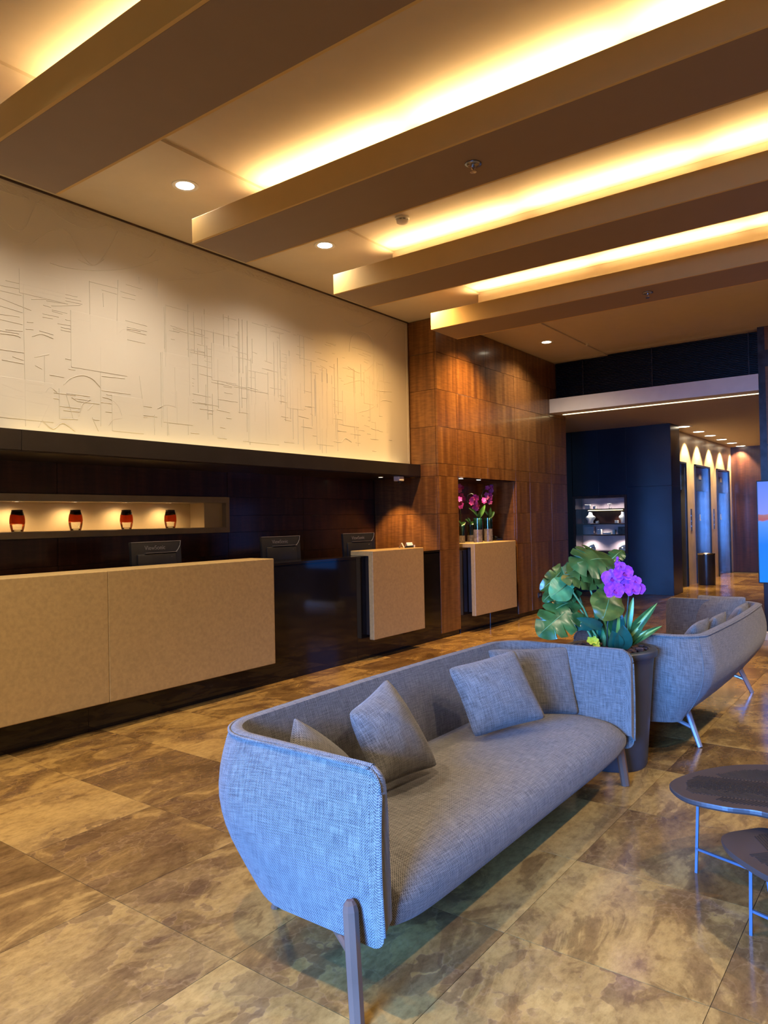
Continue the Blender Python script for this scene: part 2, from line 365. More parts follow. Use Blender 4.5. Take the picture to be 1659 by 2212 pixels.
# ------------------------------------------------------------------ structure: floor
XMIN, XMAX, YMIN = -4.0, 20.4, -4.5
YD, YW, YR, YBK = 4.93, 4.93, 5.35, 5.95     # desk front, wood wall face, relief face, wall behind the desk
ZC, ZC2 = 4.06, 4.08
floor = struct('floor', MB().box((XMIN-.2, YMIN-.2, -0.12), (XMAX+.2, 8.2, -0.006)), MT['grout'])
def vis(p):
    q = Vector(p)-CP; d = q.dot(FW)
    if d < 0.3: return None
    x = CX+FPX*q.dot(RT)/d; y = CY-FPX*q.dot(UP)/d
    return (x, y, d)
tiles = []
for i in range(-9, 29):
    for j in range(-8, 11):
        x0 = TX0+i*TX; y0 = TY0+j*TY
        if x0+TX > XMAX+.2 or y0+TY > 7.9: continue
        hit = 0; near = 0
        for a in (0, .5, 1):
            for bb in (0, .5, 1):
                v = vis((x0+a*TX, y0+bb*TY, 0))
                if v and -30 < v[0] < 1690 and v[1] < 2240: hit += 1; near = max(near, 1/v[2])
        hid = (y0 > 4.9 and x0 < 11.2) or (y0 > 4.05 and x0 > 14)
        tiles.append((near if hit and not hid else 0, x0, y0))
tiles.sort(reverse=True)
tb = MB(); g = 0.0011
tb.box((g, g, -0.006), (TX-g, TY-g, 0))
tme = mesh('tile', tb, MT['marble'])
rest = MB()
for k, (sc_, x0, y0) in enumerate(tiles):
    if k < 290 and sc_ > 0:
        o = bpy.data.objects.new('tile', tme); COL.objects.link(o); o.location = (x0, y0, 0); o.parent = floor
    else:
        rest.add([(v[0]+x0, v[1]+y0, v[2]) for v in tb.v], tb.f)
o = part('tile_field', rest, MT['marble'], floor); o['kind'] = 'stuff'

# ------------------------------------------------------------------ structure: ceiling and walls
mb = MB().box((XMIN-.2, YMIN-.2, ZC2), (11.5, 4.04, ZC2+.15)).box((XMIN-.2, 4.04, ZC), (11.5, 6.3, ZC+.17))
struct('ceiling', mb, MT['paint'])
ZL = 3.21
struct('ceiling_lobby', MB().box((11.51, YMIN-.2, ZL), (XMAX+.2, 8.0, ZL+.1)), MT['paint'])
# wall behind the desk (dark wood panels) with a long lit niche
NX0, NX1, NZ0, NZ1 = 1.2, 5.14, 1.462, 1.718
mb = MB()
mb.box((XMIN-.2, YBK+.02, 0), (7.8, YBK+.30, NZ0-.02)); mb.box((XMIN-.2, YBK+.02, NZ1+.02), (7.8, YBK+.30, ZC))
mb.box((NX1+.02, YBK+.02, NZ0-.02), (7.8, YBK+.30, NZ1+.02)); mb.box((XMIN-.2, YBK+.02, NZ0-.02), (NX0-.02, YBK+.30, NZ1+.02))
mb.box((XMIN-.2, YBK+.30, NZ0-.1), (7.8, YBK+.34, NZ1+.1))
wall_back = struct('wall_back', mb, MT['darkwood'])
def panels(parent, axis, fixed, us, zs, mat, thick, sign, gap=0.004, skip=None):
    """flat panels with open joints; axis 'x' -> panel runs along x at y=fixed, 'y' -> along y at x=fixed; sign = face direction"""
    for i in range(len(us)-1):
        for j in range(len(zs)-1):
            if skip and skip(i, j, us[i], zs[j]): continue
            u0, u1, z0, z1 = us[i]+gap/2, us[i+1]-gap/2, zs[j]+gap/2, zs[j+1]-gap/2
            f0, f1 = (fixed, fixed-sign*thick) if sign > 0 else (fixed, fixed+thick)
            lo, hi = min(f0, f1), max(f0, f1)
            mb = MB().bbox((u0, lo, z0), (u1, hi, z1), .0012) if axis == 'x' else MB().bbox((lo, u0, z0), (hi, u1, z1), .0012)
            part('panel', mb, mat, parent)
zsb = [0, 1.165, 1.405]
us_b = [XMIN, 1.6, 3.304, 5.19, 6.354, 7.745]
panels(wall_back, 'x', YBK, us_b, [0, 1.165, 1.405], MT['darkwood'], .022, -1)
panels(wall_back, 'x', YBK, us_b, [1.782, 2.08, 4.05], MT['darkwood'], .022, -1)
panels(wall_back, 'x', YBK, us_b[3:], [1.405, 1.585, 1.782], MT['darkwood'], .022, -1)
# niche frame and lining (a lit display recess)
nt_ = thing('display_niche', 'long shallow lit niche with grey stone frame behind the reception desk', 'niche', (3.2, YBK, 1.407))
fr = MB()
for a, b_ in (((NX0, YBK-.03, 1.407), (5.19, YBK+.27, NZ0)), ((NX0, YBK-.03, NZ1), (5.19, YBK+.27, 1.78)), ((NX1, YBK-.03, NZ0), (5.19, YBK+.27, NZ1))):
    fr.bbox(a, b_, .003)
part('frame', fr, MT['nichestone'], nt_)
part('lining', MB().box((NX0, YBK+.255, NZ0), (NX1, YBK+.268, NZ1)), MT['nicheback'], nt_)
part('shelf_lining', MB().box((NX0, YBK-.01, NZ0), (NX1, YBK+.25, NZ0+.004)), MT['nicheback'], nt_)
part('end_block', MB().box((4.90, YBK+.03, NZ0+.004), (NX1-.001, YBK+.255, NZ1-.001)), MT['nicheback'], nt_)

# wood wall to the right of the desk, with the return that frames the desk bay and the flower recess
XR, XE = 7.75, 11.83
RX0, RX1, RZ = 8.23, 9.90, 2.05
mb = MB()
mb.box((XR+.03, YW+.03, 0.06), (RX0-.004, YBK+.3, ZC)); mb.box((RX1+.004, YW+.03, 0.06), (XE-.03, YBK+.3, ZC))
mb.box((RX0-.004, YW+.03, RZ+.004), (RX1+.004, YBK+.3, ZC)); mb.box((RX0-.004, 5.62, 0), (RX1+.004, YBK+.3, RZ+.004))
wall_wood = struct('wall_right', mb, MT['wood'])
struct('baseboard_right', MB().box((XR+.02, YW+.02, 0), (RX0, YW+.2, .06)).box((RX1, YW+.02, 0), (XE, YW+.2, .06)), MT['black'])
zz = [0.06, 1.11, 1.57, 2.05, 2.21, 2.68, 3.15, 3.62, 4.055]
zz2 = [0.06, 1.11, 1.16, 1.57, 2.05, 2.21, 2.68, 3.15, 3.62, 4.055]
xs = [XR, RX0, 9.04, RX1, 10.38, 11.18, XE]
panels(wall_wood, 'x', YW, xs, zz, MT['wood'], .028, -1, skip=lambda i, j, u, z: i in (1, 2) and z < 2.0)
panels(wall_wood, 'y', XR, [YW+.03, YBK-.002], zz[:4], MT['wood'], .028, -1)
panels(wall_wood, 'y', XR, [YW+.03, 5.345], zz[3:], MT['wood'], .028, -1)
panels(wall_wood, 'y', XE-.028, [YW+.03, YBK+.2], zz, MT['wood'], .028, 1)
# recess lining
panels(wall_wood, 'x', 5.60, [RX0, 9.04, RX1], [1.0, 1.57, 2.05], MT['wood'], .018, -1)
panels(wall_wood, 'y', RX1-.012, [YW+.03, 5.60], [1.0, 1.57, 2.05], MT['wood'], .012, -1)
panels(wall_wood, 'y', RX0, [YW+.03, 5.60], [1.0, 1.57, 2.05], MT['wood'], .012, -1)
part('recess_soffit', MB().box((RX0, YW+.03, 2.038), (RX1, 5.6, 2.05)), MT['darkwood'], wall_wood)
# other room walls (mostly behind the camera): rear wall with glazing opening, side wall
mb = MB().box((XMIN-.2, YMIN, 0), (XMIN, -.85, ZC2)).box((XMIN-.2, 1.85, 0), (XMIN, YBK+.3, ZC2)).box((XMIN-.2, -.85, 2.8), (XMIN, 1.85, ZC2)).box((XMIN-.2, -.85, 0), (XMIN, 1.85, .15))
struct('wall_rear', mb, MT['white'])
struct('wall_side', MB().box((XMIN-.2, YMIN-.2, 0), (XMAX+.2, YMIN, ZC2)), MT['paint'])

# ------------------------------------------------------------------ relief mural above the desk
ZR0, ZR1 = 2.05, 4.045
rel = thing('relief_mural', 'large cream plaster relief of incised city-like lines above the reception desk', 'mural', (3.0, YR, ZR0))
part('panel', MB().box((XMIN, YR, ZR0), (7.738, YR+.12, ZR1)), MT['relief'], rel)
rd = MB()
def ridge(p, q, w=.0055, h=.0032):
    p = Vector(p); q = Vector(q); d = (q-p)
    if d.length < 1e-4: return
    d.normalize(); s_ = Vector((-d.z, 0, d.x))*w/2
    a, b_, c_, e_ = p-s_, q-s_, q+s_, p+s_
    f = Vector((0, -h, 0)); k = 0.35
    m1, m2 = (p-s_*k), (q-s_*k); m3, m4 = (q+s_*k), (p+s_*k)
    rd.add([a, b_, c_, e_, m1+f, m2+f, m3+f, m4+f], [(0, 1, 5, 4), (1, 2, 6, 5), (2, 3, 7, 6), (3, 0, 4, 7), (4, 5, 6, 7)])
def wpx(x, y): p = onY(x, y, YR); return p
C8 = [(45,168,615,300),(200,240,645,332),(370,330,540,355),(410,370,640,366),(515,328,655,358),(210,255,330,297),(250,318,365,318),(0,207,180,240),(0,248,170,288),(0,308,248,407),(0,370,180,425),(0,437,155,458),(0,478,180,520),(45,560,180,573),(0,567,150,593),(0,717,190,745),(15,800,185,832),(100,775,185,803),(345,365,405,382),(415,402,535,430),(340,433,468,460),(415,412,497,437),(340,460,420,473),(520,480,600,497),(615,478,710,497),(460,512,590,532),(485,540,585,562),(485,562,585,583),(315,570,425,600),
(185,200,205,1330),(712,172,718,580),(940,165,930,600),(820,270,825,380),(355,770,355,1000),(800,700,803,1330),(470,1030,475,1270),(1255,150,1258,300),(1105,140,1110,195),
(810,243,930,278),(1005,200,1130,237),(960,255,1080,290),(970,300,1075,322),(715,178,935,232),(1000,487,1170,532),(1005,538,1170,575),(1000,560,1165,603),(825,635,920,652),(1015,640,1155,670),(520,792,655,817),(910,803,970,802),(545,873,600,883),(810,930,995,950),(395,920,510,940),(205,990,350,1005),(205,1045,340,1072),(365,1097,470,1113),(0,990,180,1058),(0,1080,185,1115),(0,1215,185,1268),(925,1128,1030,1143),(840,1213,960,1225),(485,1270,620,1275),(390,1165,305,1340),(530,1085,585,1275),(570,1100,625,1135),(1405,850,1510,872),(1490,715,1630,748),(1340,835,1380,845),(1550,600,1659,628),(1375,547,1440,560),(1115,1165,1210,1178),(1330,175,1600,150),(275,780,390,757),(280,845,335,875),(205,1130,390,1162),(810,1045,1040,1075),(700,1200,740,1160),(735,1260,785,1370),(1110,930,1140,1165),(1500,1100,1500,1400),(1330,1205,1345,1400),(1230,1240,1232,1400),(215,500,265,503),(205,555,265,560)]
for (x1, y1, x2, y2) in C8:
    k = .2712; p = wpx(x1*k, 560+y1*k); q = wpx(x2*k, 560+y2*k); ridge(p, q)
def arc(px, k=.2712, oy=560, n=10, w=.0055):
    pts = [wpx(x*k, oy+y*k) for x, y in px]
    # catmull-rom
    out = []
    P = [pts[0]]+pts+[pts[-1]]
    for i in range(1, len(P)-2):
        for s_ in range(n):
            t_ = s_/n; a, b_, c_, d_ = P[i-1], P[i], P[i+1], P[i+2]
            out.append(0.5*((2*b_)+(c_-a)*t_+(2*a-5*b_+4*c_-d_)*t_*t_+(3*b_-a-3*c_+d_)*t_**3))
    out.append(pts[-1])
    for i in range(len(out)-1): ridge(out[i], out[i+1], w, .004)
for A in ([(505,1000),(560,950),(650,925),(730,950),(800,1020)], [(815,1097),(880,1115),(940,1170),(970,1245)], [(255,615),(330,597),(425,632)], [(950,585),(1000,555),(1120,575)], [(865,1320),(900,1280),(970,1268)], [(640,1200),(660,1150),(720,1118)],
          [(365,1060),(400,1022),(455,1060)], [(335,1280),(420,1350),(500,1305),(600,1370)], [(625,1250),(640,1200),(655,1170)], [(400,30),(550,70),(800,90),(1050,65),(1265,5)], [(1255,1190),(1320,1160),(1400,1180)], [(1470,70),(1560,100),(1659,110)], [(620,0),(740,50),(830,0)], [(0,590),(120,605),(165,625)]):
    arc(A)
for A in ([(0,160),(60,215),(100,205),(135,130),(165,100),(240,165),(340,210),(430,195)], [(50,265),(120,270),(190,225),(260,215),(310,290),(370,355),(420,310),(470,220)], [(540,310),(590,325),(620,295)], [(730,370),(800,390),(900,370)],
          [(1390,700),(1400,640),(1440,620),(1480,650),(1490,740)], [(1385,760),(1440,785),(1490,745)], [(1370,830),(1440,815),(1480,850),(1560,860)], [(1410,945),(1470,930),(1520,895),(1560,900)], [(1530,640),(1570,600),(1620,590)], [(1350,560),(1420,600),(1500,570)], [(1230,520),(1300,515)], [(1360,1060),(1375,1045),(1400,1060)]):
    arc(A, .5425, 380)
rr = random.Random(11)
for _ in range(150):
    x = rr.uniform(4.0, 7.1); z = 2.55+rr.random()**0.8*1.0; l = rr.choice((.04, .07, .1, .16, .25))
    ridge((x, YR, z), (x+l, YR, z-rr.choice((0, 0, .01))))
for _ in range(90):
    x = rr.uniform(3.9, 7.3); z = rr.uniform(2.25, 3.2); l = rr.uniform(.12, .7)
    ridge((x, YR, z), (x, YR, min(3.5, z+l)), .004, .004)
for _ in range(40):
    x = rr.uniform(2.4, 7.3); z = rr.uniform(2.3, 2.6); l = rr.uniform(.05, .2)
    ridge((x, YR, z), (x+l, YR, z))
for k in range(260):       # scratchy top border
    x = 2.4+k*0.0205; ridge((x, YR, 3.985+rr.uniform(-.02, .02)), (x+rr.uniform(.01, .05), YR, 3.985+rr.uniform(-.025, .025)), .003, .003)
for z in (3.955, 4.02): ridge((XMIN, YR, z), (7.70, YR, z), .004, .003)
ridge((7.70, YR, 2.25), (7.70, YR, 4.02), .006, .004)
o = part('relief_lines', rd, MT['relief'], rel); o['kind'] = 'stuff'
# shallow raised planes of the relief
pl = MB()
for (x, z, w, h) in [(2.5, 2.3, .45, .30), (3.1, 2.75, .5, .45), (3.95, 2.4, .32, .62), (4.5, 2.85, .3, .35), (4.95, 2.3, .42, .5), (5.5, 2.7, .25, .55), (5.95, 2.35, .28, .7), (6.4, 2.6, .3, .4), (3.45, 2.28, .3, .3), (2.70, 3.24, .36, .18), (4.3, 3.3, .5, .15), (6.8, 2.9, .2, .25)]:
    pl.bbox((x, YR-.0028, z), (x+w, YR+.01, z+h), .002)
o = part('raised_planes', pl, MT['relief'], rel); o['kind'] = 'stuff'
# trim strip over the mural
struct('trim_1', MB().box((XMIN, YR-.012, 4.045), (7.748, YR+.1, ZC-.001)), MT['darkwood'])
# long dark shelf under the mural with the concealed uplight
sh = thing('wall_shelf', 'long black-brown light shelf running under the plaster relief', 'shelf', (3.0, 5.19, 2.045))
for a, b_ in ((XMIN, .9), (.903, 2.62), (2.623, 7.742)):
    part('front_board', MB().bbox((a, 5.19, 2.055), (b_, 5.215, 2.205), .002), MT['blackshelf'], sh)
part('soffit_board', MB().box((XMIN, 5.195, 2.045), (7.742, YBK-.002, 2.055)), MT['blackshelf'], sh)
area('shelf_uplight', (5.05, 5.265, 2.12), (0, .18, 1), 4.9, .04, 5.5, (1, .70, .28), sh)
area('shelf_uplight', (0.3, 5.265, 2.12), (0, .18, 1), 4.0, .04, 4.5, (1, .70, .28), sh)

# ------------------------------------------------------------------ ceiling beams with cove light
BX = [1.905, 3.503, 5.118, 6.764]; BW = [.553, .553, .55, .563]
nms = ['nearest the left edge of the ceiling, widest in view', 'second from the left, ending above the mural with a sprinkler on it', 'third from the left, plain underside', 'farthest right, ending in front of the wood wall']
for i, (x, w) in enumerate(zip(BX, BW)):
    b_ = thing('ceiling_beam', 'brown ceiling beam with cove light, ' + nms[i], 'ceiling beam', (x, 4.36, 3.6), 'dropped ceiling beams')
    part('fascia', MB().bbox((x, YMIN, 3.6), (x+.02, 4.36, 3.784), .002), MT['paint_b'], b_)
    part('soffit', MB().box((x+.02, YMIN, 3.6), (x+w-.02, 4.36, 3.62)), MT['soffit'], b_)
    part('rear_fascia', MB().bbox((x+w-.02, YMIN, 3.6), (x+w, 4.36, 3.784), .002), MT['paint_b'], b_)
    part('upstand', MB().box((x+w-.02, YMIN, 3.784), (x+w, 4.06, ZC2-.001)), MT['paint'], b_)
    part('end_cap', MB().box((x+.02, 4.34, 3.62), (x+w-.02, 4.36, 3.784)), MT['paint_b'], b_)
    part('lamp_batten', MB().box((x+.37, YMIN, 3.62), (x+.45, 4.02, 3.86)), MT['paint'], b_)
    y1 = 4.02
    for k in range(6):
        ln = 1.32
        area('cove_tube', (x+.41, y1-ln/2, 3.895), (-.28, 0, 1), .05, ln, 10.0, (1.0, .66, .27), b_, math.radians(125))
        y1 -= ln+.10
# orient cove tubes so that their long side follows Y
for o in list(COL.objects):
    if o.type == 'LIGHT' and o.name.startswith('cove_tube'):
        z_ = -Vector((-.28, 0, 1)).normalized(); y_ = Vector((0, 1, 0)); x_ = y_.cross(z_)
        o.rotation_euler = Matrix((x_, y_, z_)).transposed().to_euler()
    if o.type == 'LIGHT' and o.name.startswith('shelf_uplight'):
        z_ = -Vector((0, .18, 1)).normalized(); x_ = Vector((1, 0, 0)); y_ = z_.cross(x_)
        o.rotation_euler = Matrix((x_, y_, z_)).transposed().to_euler()

# downlights in the ceiling strip
def downlight(p, r, label, power, lens, group, ang=145, col=(1.0, .83, .60), name='downlight', rim=True):
    t_ = thing(name, label, 'downlight', p, group)
    mb = MB().lathe([(r*.80, -.002), (r*1.0, -.006), (r*1.16, -.004), (r*1.18, 0.0), (r*.82, 0.012), (r*.80, -.002)], p, 28, caps=False)
    if rim: part('trim_ring', mb, MT['whiteplastic'], t_, True)
    part('lens', MB().lathe([(0.001, -.001), (r*.82, -.0015)], p, 28, caps=False), MT[lens], t_)
    if power: spot('lamp', (p[0], p[1], p[2]-.02), (0, 0, -1), power, col, ang, 1.0, r*.7, t_)
    return t_
dn = ['over the left part of the relief, between the two left beams', 'over the relief, small bluish-white, between middle beams', 'between beams, hidden side, third along the wall', 'fourth along the wall', 'in front of the wood wall, right of the last beam']
downlight((3.509, 4.44, ZC), .085, 'bright recessed ceiling downlight, ' + dn[0], 130, 'lamp', 'ceiling downlights')
downlight((5.077, 4.42, ZC), .085, 'bright recessed ceiling downlight, ' + dn[1], 130, 'lamp', 'ceiling downlights')
downlight((9.945, 4.41, ZC), .085, 'bright recessed ceiling downlight, ' + dn[4], 150, 'lampw', 'ceiling downlights')
downlight((8.35, 4.41, ZC), .085, 'recessed downlight hidden by the last beam, beside the wood pillar', 430, 'lampw', 'ceiling downlights', 120, WARM)
downlight((6.68, 4.41, ZC), .085, 'recessed downlight hidden above the end of the third beam', 270, 'lampw', 'ceiling downlights', 145, WARM)
downlight((1.95, 4.41, ZC), .085, 'recessed downlight hidden by the nearest beam', 150, 'lampw', 'ceiling downlights')

for k, (x, y) in enumerate(FILL_SPOTS):  # unseen fittings added to carry the fill light
    downlight((x, y, ZC2), .085, 'added warm fill downlight outside the view, brightening floor and seating', FILL_POWER, 'lampw', 'added fill downlights', 130)
def sprinkler(p, label):
    t_ = thing('sprinkler', label, 'sprinkler', p, 'sprinkler heads')
    part('escutcheon', MB().lathe([(.05, 0), (.05, -.006), (.03, -.012), (.012, -.014)], p, 20), MT['steel'], t_, True)
    part('nozzle', MB().lathe([(.012, -.012), (.012, -.03), (.004, -.032), (.004, -.045)], p, 12), MT['chrome'], t_)
    part('deflector', MB().lathe([(.002, -.045), (.02, -.046), (.02, -.049), (.002, -.05)], p, 16), MT['chrome'], t_)
p = onZ(1022, 354, 3.6); sprinkler((p.x, p.y, 3.6), 'small metal sprinkler head under the second beam')
p = onZ(1399, 632, 3.6); sprinkler((p.x, p.y, 3.6), 'small metal sprinkler head under the rightmost beam')
p = onZ(869, 470, ZC2); p = Vector((p.x, p.y, ZC2))
t_ = thing('smoke_detector', 'round white smoke detector on the ceiling between the second and third beams', 'smoke detector', p)
part('base', MB().lathe([(.062, 0), (.062, -.012), (.055, -.018)], p, 28), MT['whiteplastic'], t_, 'auto')
part('dome', MB().lathe([(.050, -.030), (.050, -.042), (.034, -.052), (.002, -.054)], p, 28), MT['whiteplastic'], t_, 'auto')
for k in range(10):
    a = 2*PI*k/10; c_ = p+Vector((.046*math.cos(a), .046*math.sin(a), -.024)); part('vent_post', MB().box(c_-Vector((.004, .004, .009)), c_+Vector((.004, .004, .009))), MT['whiteplastic'], t_)
p = onZ(1268, 743, ZC2); single('ceiling_sensor', MB().lathe([(.03, 0), (.03, -.01), (.02, -.02), (.002, -.022)], (p.x, p.y, ZC2), 18), MT['whiteplastic'], 'tiny white sensor on the ceiling near the wood wall', 'sensor', (p.x, p.y, ZC2), 'auto')

# ------------------------------------------------------------------ reception desk
dk = thing('reception_desk', 'long glossy black stone reception desk carrying the cream slabs', 'reception desk', (4.5, YD, 0))
for a, b_ in ((XMIN+.02, -1.0), (-.998, 1.2), (1.202, 2.95), (2.952, 4.42), (4.422, 6.07), (6.072, 7.745)):
    part('front_panel', MB().bbox((a, YD, 0.0), (b_, YD+.03, 1.10), .0015), MT['black'], dk)
part('ledge', MB().bbox((XMIN+.02, YD-.004, 1.098), (7.745, YD+.22, 1.118), .002), MT['black'], dk)
part('worktop', MB().bbox((XMIN+.02, YD+.22, .735), (7.745, 5.80, .765), .003), MT['blackshelf'], dk)
part('back_panel', MB().box((XMIN+.02, YD+.20, 0), (7.745, YD+.22, 1.098)), MT['blackshelf'], dk)
part('pedestal', MB().box((XMIN+.02, 5.4, 0), (7.745, 5.43, .735)), MT['blackshelf'], dk)
YS = 4.812
def slab(x0, x1, yb, label, seams=()):
    t_ = thing('stone_counter', label, 'counter', (x0, YS, .212), 'cream stone counters')
    us = [x0]+list(seams)+[x1]
    for a, b_ in zip(us[:-1], us[1:]):
        part('front_slab', MB().bbox((a+(.0008 if a != x0 else 0), YS, .212), (b_-(.0008 if b_ != x1 else 0), YS+.062, 1.172), .006), MT['stone'], t_)
    part('top_slab', MB().bbox((x0, YS+.055, 1.118), (x1, yb, 1.172), .004), MT['stone'], t_)
    for xa in (x0+.02, x1-.12): part('bracket', MB().box((xa, YS+.06, .26), (xa+.10, YD-.001, 1.118)), MT['blackshelf'], t_)
slab(-3.2, 4.735, 5.12, 'longest cream stone counter slab at the left, in front of the desk', (-1.2, .8, 3.05))
slab(6.215, 7.205, 5.12, 'square cream stone counter slab in the middle with folded cards on top')
slab(8.42, 9.62, 5.45, 'smaller cream stone counter slab under the orchids in the wall recess')
# black desk in the recess
dk2 = thing('recess_desk', 'black stone desk front filling the lower part of the flower recess', 'desk', (9.0, YD, 0))
part('front_panel', MB().bbox((RX0+.001, YD+.01, 0), (9.04, YD+.04, 1.07), .0015), MT['black'], dk2)
part('front_panel', MB().bbox((9.042, YD+.01, 0), (RX1-.001, YD+.04, 1.07), .0015), MT['black'], dk2)
part('top', MB().bbox((RX0+.001, YD+.01, 1.07), (RX1-.013, 5.58, 1.088), .0015), MT['black'], dk2)
# monitors
def text_mesh(s, size, depth):
    cu = bpy.data.curves.new('lettering', 'FONT'); cu.body = s; cu.size = size; cu.extrude = depth; cu.align_x = 'CENTER'; cu.align_y = 'CENTER'
    o = bpy.data.objects.new('lettering_tmp', cu); COL.objects.link(o)
    dg = bpy.context.evaluated_depsgraph_get(); me = bpy.data.meshes.new_from_object(o.evaluated_get(dg))
    mb = MB(); mb.add([v.co[:] for v in me.vertices], [list(f.vertices) for f in me.polygons])
    bpy.data.objects.remove(o); bpy.data.meshes.remove(me); bpy.data.curves.remove(cu); return mb
TXT = text_mesh('ViewSonic', .052, .0008)
def monitor(cx, label, rot):
    yb = 5.30; t_ = thing('computer_monitor', label, 'monitor', (cx, yb, .765), 'desk monitors')
    R = Matrix.Rotation(rot, 3, 'Z') @ Matrix.Rotation(math.radians(-4), 3, 'X')
    C0 = Vector((cx, yb, 1.20))
    def tf(mb):
        mb.v = [tuple(C0 + R @ Vector(v)) for v in mb.v]; return mb
    h = .16; w = .262
    part('casing', tf(MB().bbox((-w, -.005, -h), (w, .03, h), .006)), MT['plastic'], t_, 'auto')
    part('back_bulge', tf(MB().bbox((-w+.05, -.022, -h+.01), (w-.07, 0, .055), .012)), MT['plastic'], t_, 'auto')
    e = MB().bbox((-w, -.0075, h-.006), (w, -.004, h), .001).bbox((-w+.13, -.0255, .060), (w-.06, -.004, .064), .001)
    e.tube([(w-.062, -.008, .062), (w-.035, -.008, .085), (w-.015, -.008, .115), (w-.006, -.008, h-.004)], .0035, 6)
    e.tube([(w-.065, -.008, .058), (w-.10, -.01, .045), (w-.125, -.024, .020)], .0018, 6)
    part('trim_line', tf(e), MT['plasticlite'], t_)
    tx = MB().add([(v[0]-.02, -.006-v[2], v[1]+.105) for v in TXT.v], TXT.f)
    part('lettering', tf(tx), MT['plasticlite'], t_)
    part('screen', tf(MB().box((-w+.015, .030, -h+.02), (w-.015, .031, h-.015))), MT['plastic'], t_)
    part('neck', MB().bbox((cx-.035, yb+.0, .78), (cx+.035, yb+.03, 1.15), .004), MT['plastic'], t_)
    part('foot', MB().bbox((cx-.12, yb-.07, .765), (cx+.12, yb+.11, .785), .006), MT['plastic'], t_)
monitor(3.83, 'black computer monitor seen from behind, leftmost, below the vase niche', math.radians(3))
monitor(5.33, 'black computer monitor seen from behind, middle of the three on the desk', math.radians(-3))
monitor(6.60, 'black computer monitor seen from behind, rightmost, partly behind the square counter slab', math.radians(-5))
# vases in the niche
def vase(x, label, seed):
    yb = YBK+.09; p = (x, yb, NZ0+.004); t_ = thing('glass_vase', label, 'vase', p, 'glass vases in the lit niche')
    rr_ = random.Random(seed)
    prof = lambda z: .038+.021*math.sin(PI*min(1, (z+.02)/.21)) if z < .18 else .046
    zb, zt = .072+rr_.uniform(-.008, .006), .135+rr_.uniform(-.006, .006)
    def ring(z0, z1, wob0=0, wob1=0, n=28, m=7):
        mb = MB(); vs = []
        for i in range(m):
            f = i/(m-1)
            for k in range(n):
                a = 2*PI*k/n; z = z0+(z1-z0)*f + (wob0*(1-f)+wob1*f)*math.sin(a*2+seed); r_ = prof(z)
                vs.append((x+r_*math.cos(a), yb+r_*math.sin(a), p[2]+z))
        return mb.add(vs, [(i*n+k, i*n+(k+1) % n, (i+1)*n+(k+1) % n, (i+1)*n+k) for i in range(m-1) for k in range(n)])
    part('clear_base', ring(.0, zb, 0, .004), MT['clear'], t_, True)
    part('thick_foot', MB().lathe([(.001, .001), (.036, .001), (.038, .012), (.030, .016), (.001, .015)], p, 24), MT['clear'], t_, True)
    part('orange_band', ring(zb, zt, .004, .004), MT['vorange'], t_, True)
    part('black_band', ring(zt, .180, .004, 0), MT['vblack'], t_, True)
    part('rim', MB().lathe([(.0385, .178), (.040, .182), (.036, .182), (.001, .174)], p, 28, caps=False), MT['vblack'], t_, True)
vl = ['leftmost of the row', 'second from the left', 'third from the left', 'rightmost near dim end']
for k, x in enumerate((3.005, 3.52, 4.03, 4.525)):
    vase(x, 'black, orange and clear glass vase in the lit niche, ' + vl[k], k+1)
    d_ = thing('niche_light', 'small round niche light above the glass vase %s' % vl[k], 'downlight', (x, YBK+.09, NZ1), 'niche lights')
    part('trim_ring', MB().lathe([(.034, 0), (.040, -.003), (.042, 0)], (x, YBK+.09, NZ1), 20, caps=False), MT['chrome'], d_)
    part('lens', MB().lathe([(.001, -.001), (.034, -.001)], (x, YBK+.09, NZ1), 20, caps=False), MT['lampw'], d_)
    spot('lamp', (x, YBK+.11, NZ1-.01), (0, .12, -1), 6, (1, .62, .25), 150, .8, .03, d_)
# folded cards and pen on the middle slab
cz = 1.172
for k, (px, py, s_) in enumerate(((868, 1181, .05), (884, 1179, .048))):
    p = onY(px, py, 5.0); p.y = 5.0; mb = MB()
    a = .5 if k == 0 else -.2; ux = Vector((math.cos(a), math.sin(a), 0)); uy = Vector((-math.sin(a), math.cos(a), 0)); b0 = Vector((p.x, p.y, cz))
    P_ = [b0-ux*s_-uy*.03, b0+ux*s_-uy*.03, b0+ux*s_+uy*.03, b0-ux*s_+uy*.03, b0-ux*s_+Vector((0, 0, .06)), b0+ux*s_+Vector((0, 0, .06))]
    th_ = Vector((0, 0, .0015))
    mb.add([P_[0], P_[1], P_[5], P_[4], P_[0]+th_*2+uy*.002, P_[1]+th_*2+uy*.002, P_[5]-th_, P_[4]-th_], [(0, 1, 2, 3), (4, 7, 6, 5), (0, 4, 5, 1), (0, 3, 7, 4), (1, 5, 6, 2)])
    mb.add([P_[2], P_[3], P_[4], P_[5], P_[2]+th_*2-uy*.002, P_[3]+th_*2-uy*.002, P_[4]-th_, P_[5]-th_], [(0, 1, 2, 3), (4, 7, 6, 5), (0, 4, 5, 1), (1, 2, 6, 5), (0, 3, 7, 4)])
    single('tent_card', mb, MT['paper'], 'white folded tent card on the middle counter slab, ' + ('left one' if k == 0 else 'right one beside the pen'), 'card', tuple(b0), False, 'folded cards on the counter')
p = onY(885, 1180, 4.93); p.y = 4.93
t_ = thing('pen_holder', 'small black pen set lying beside the folded cards on the middle slab', 'pen set', (p.x+.02, p.y+.02, cz))
part('tray', MB().bbox((p.x-.07, p.y+.0, cz), (p.x+.11, p.y+.03, cz+.012), .003), MT['plastic'], t_)
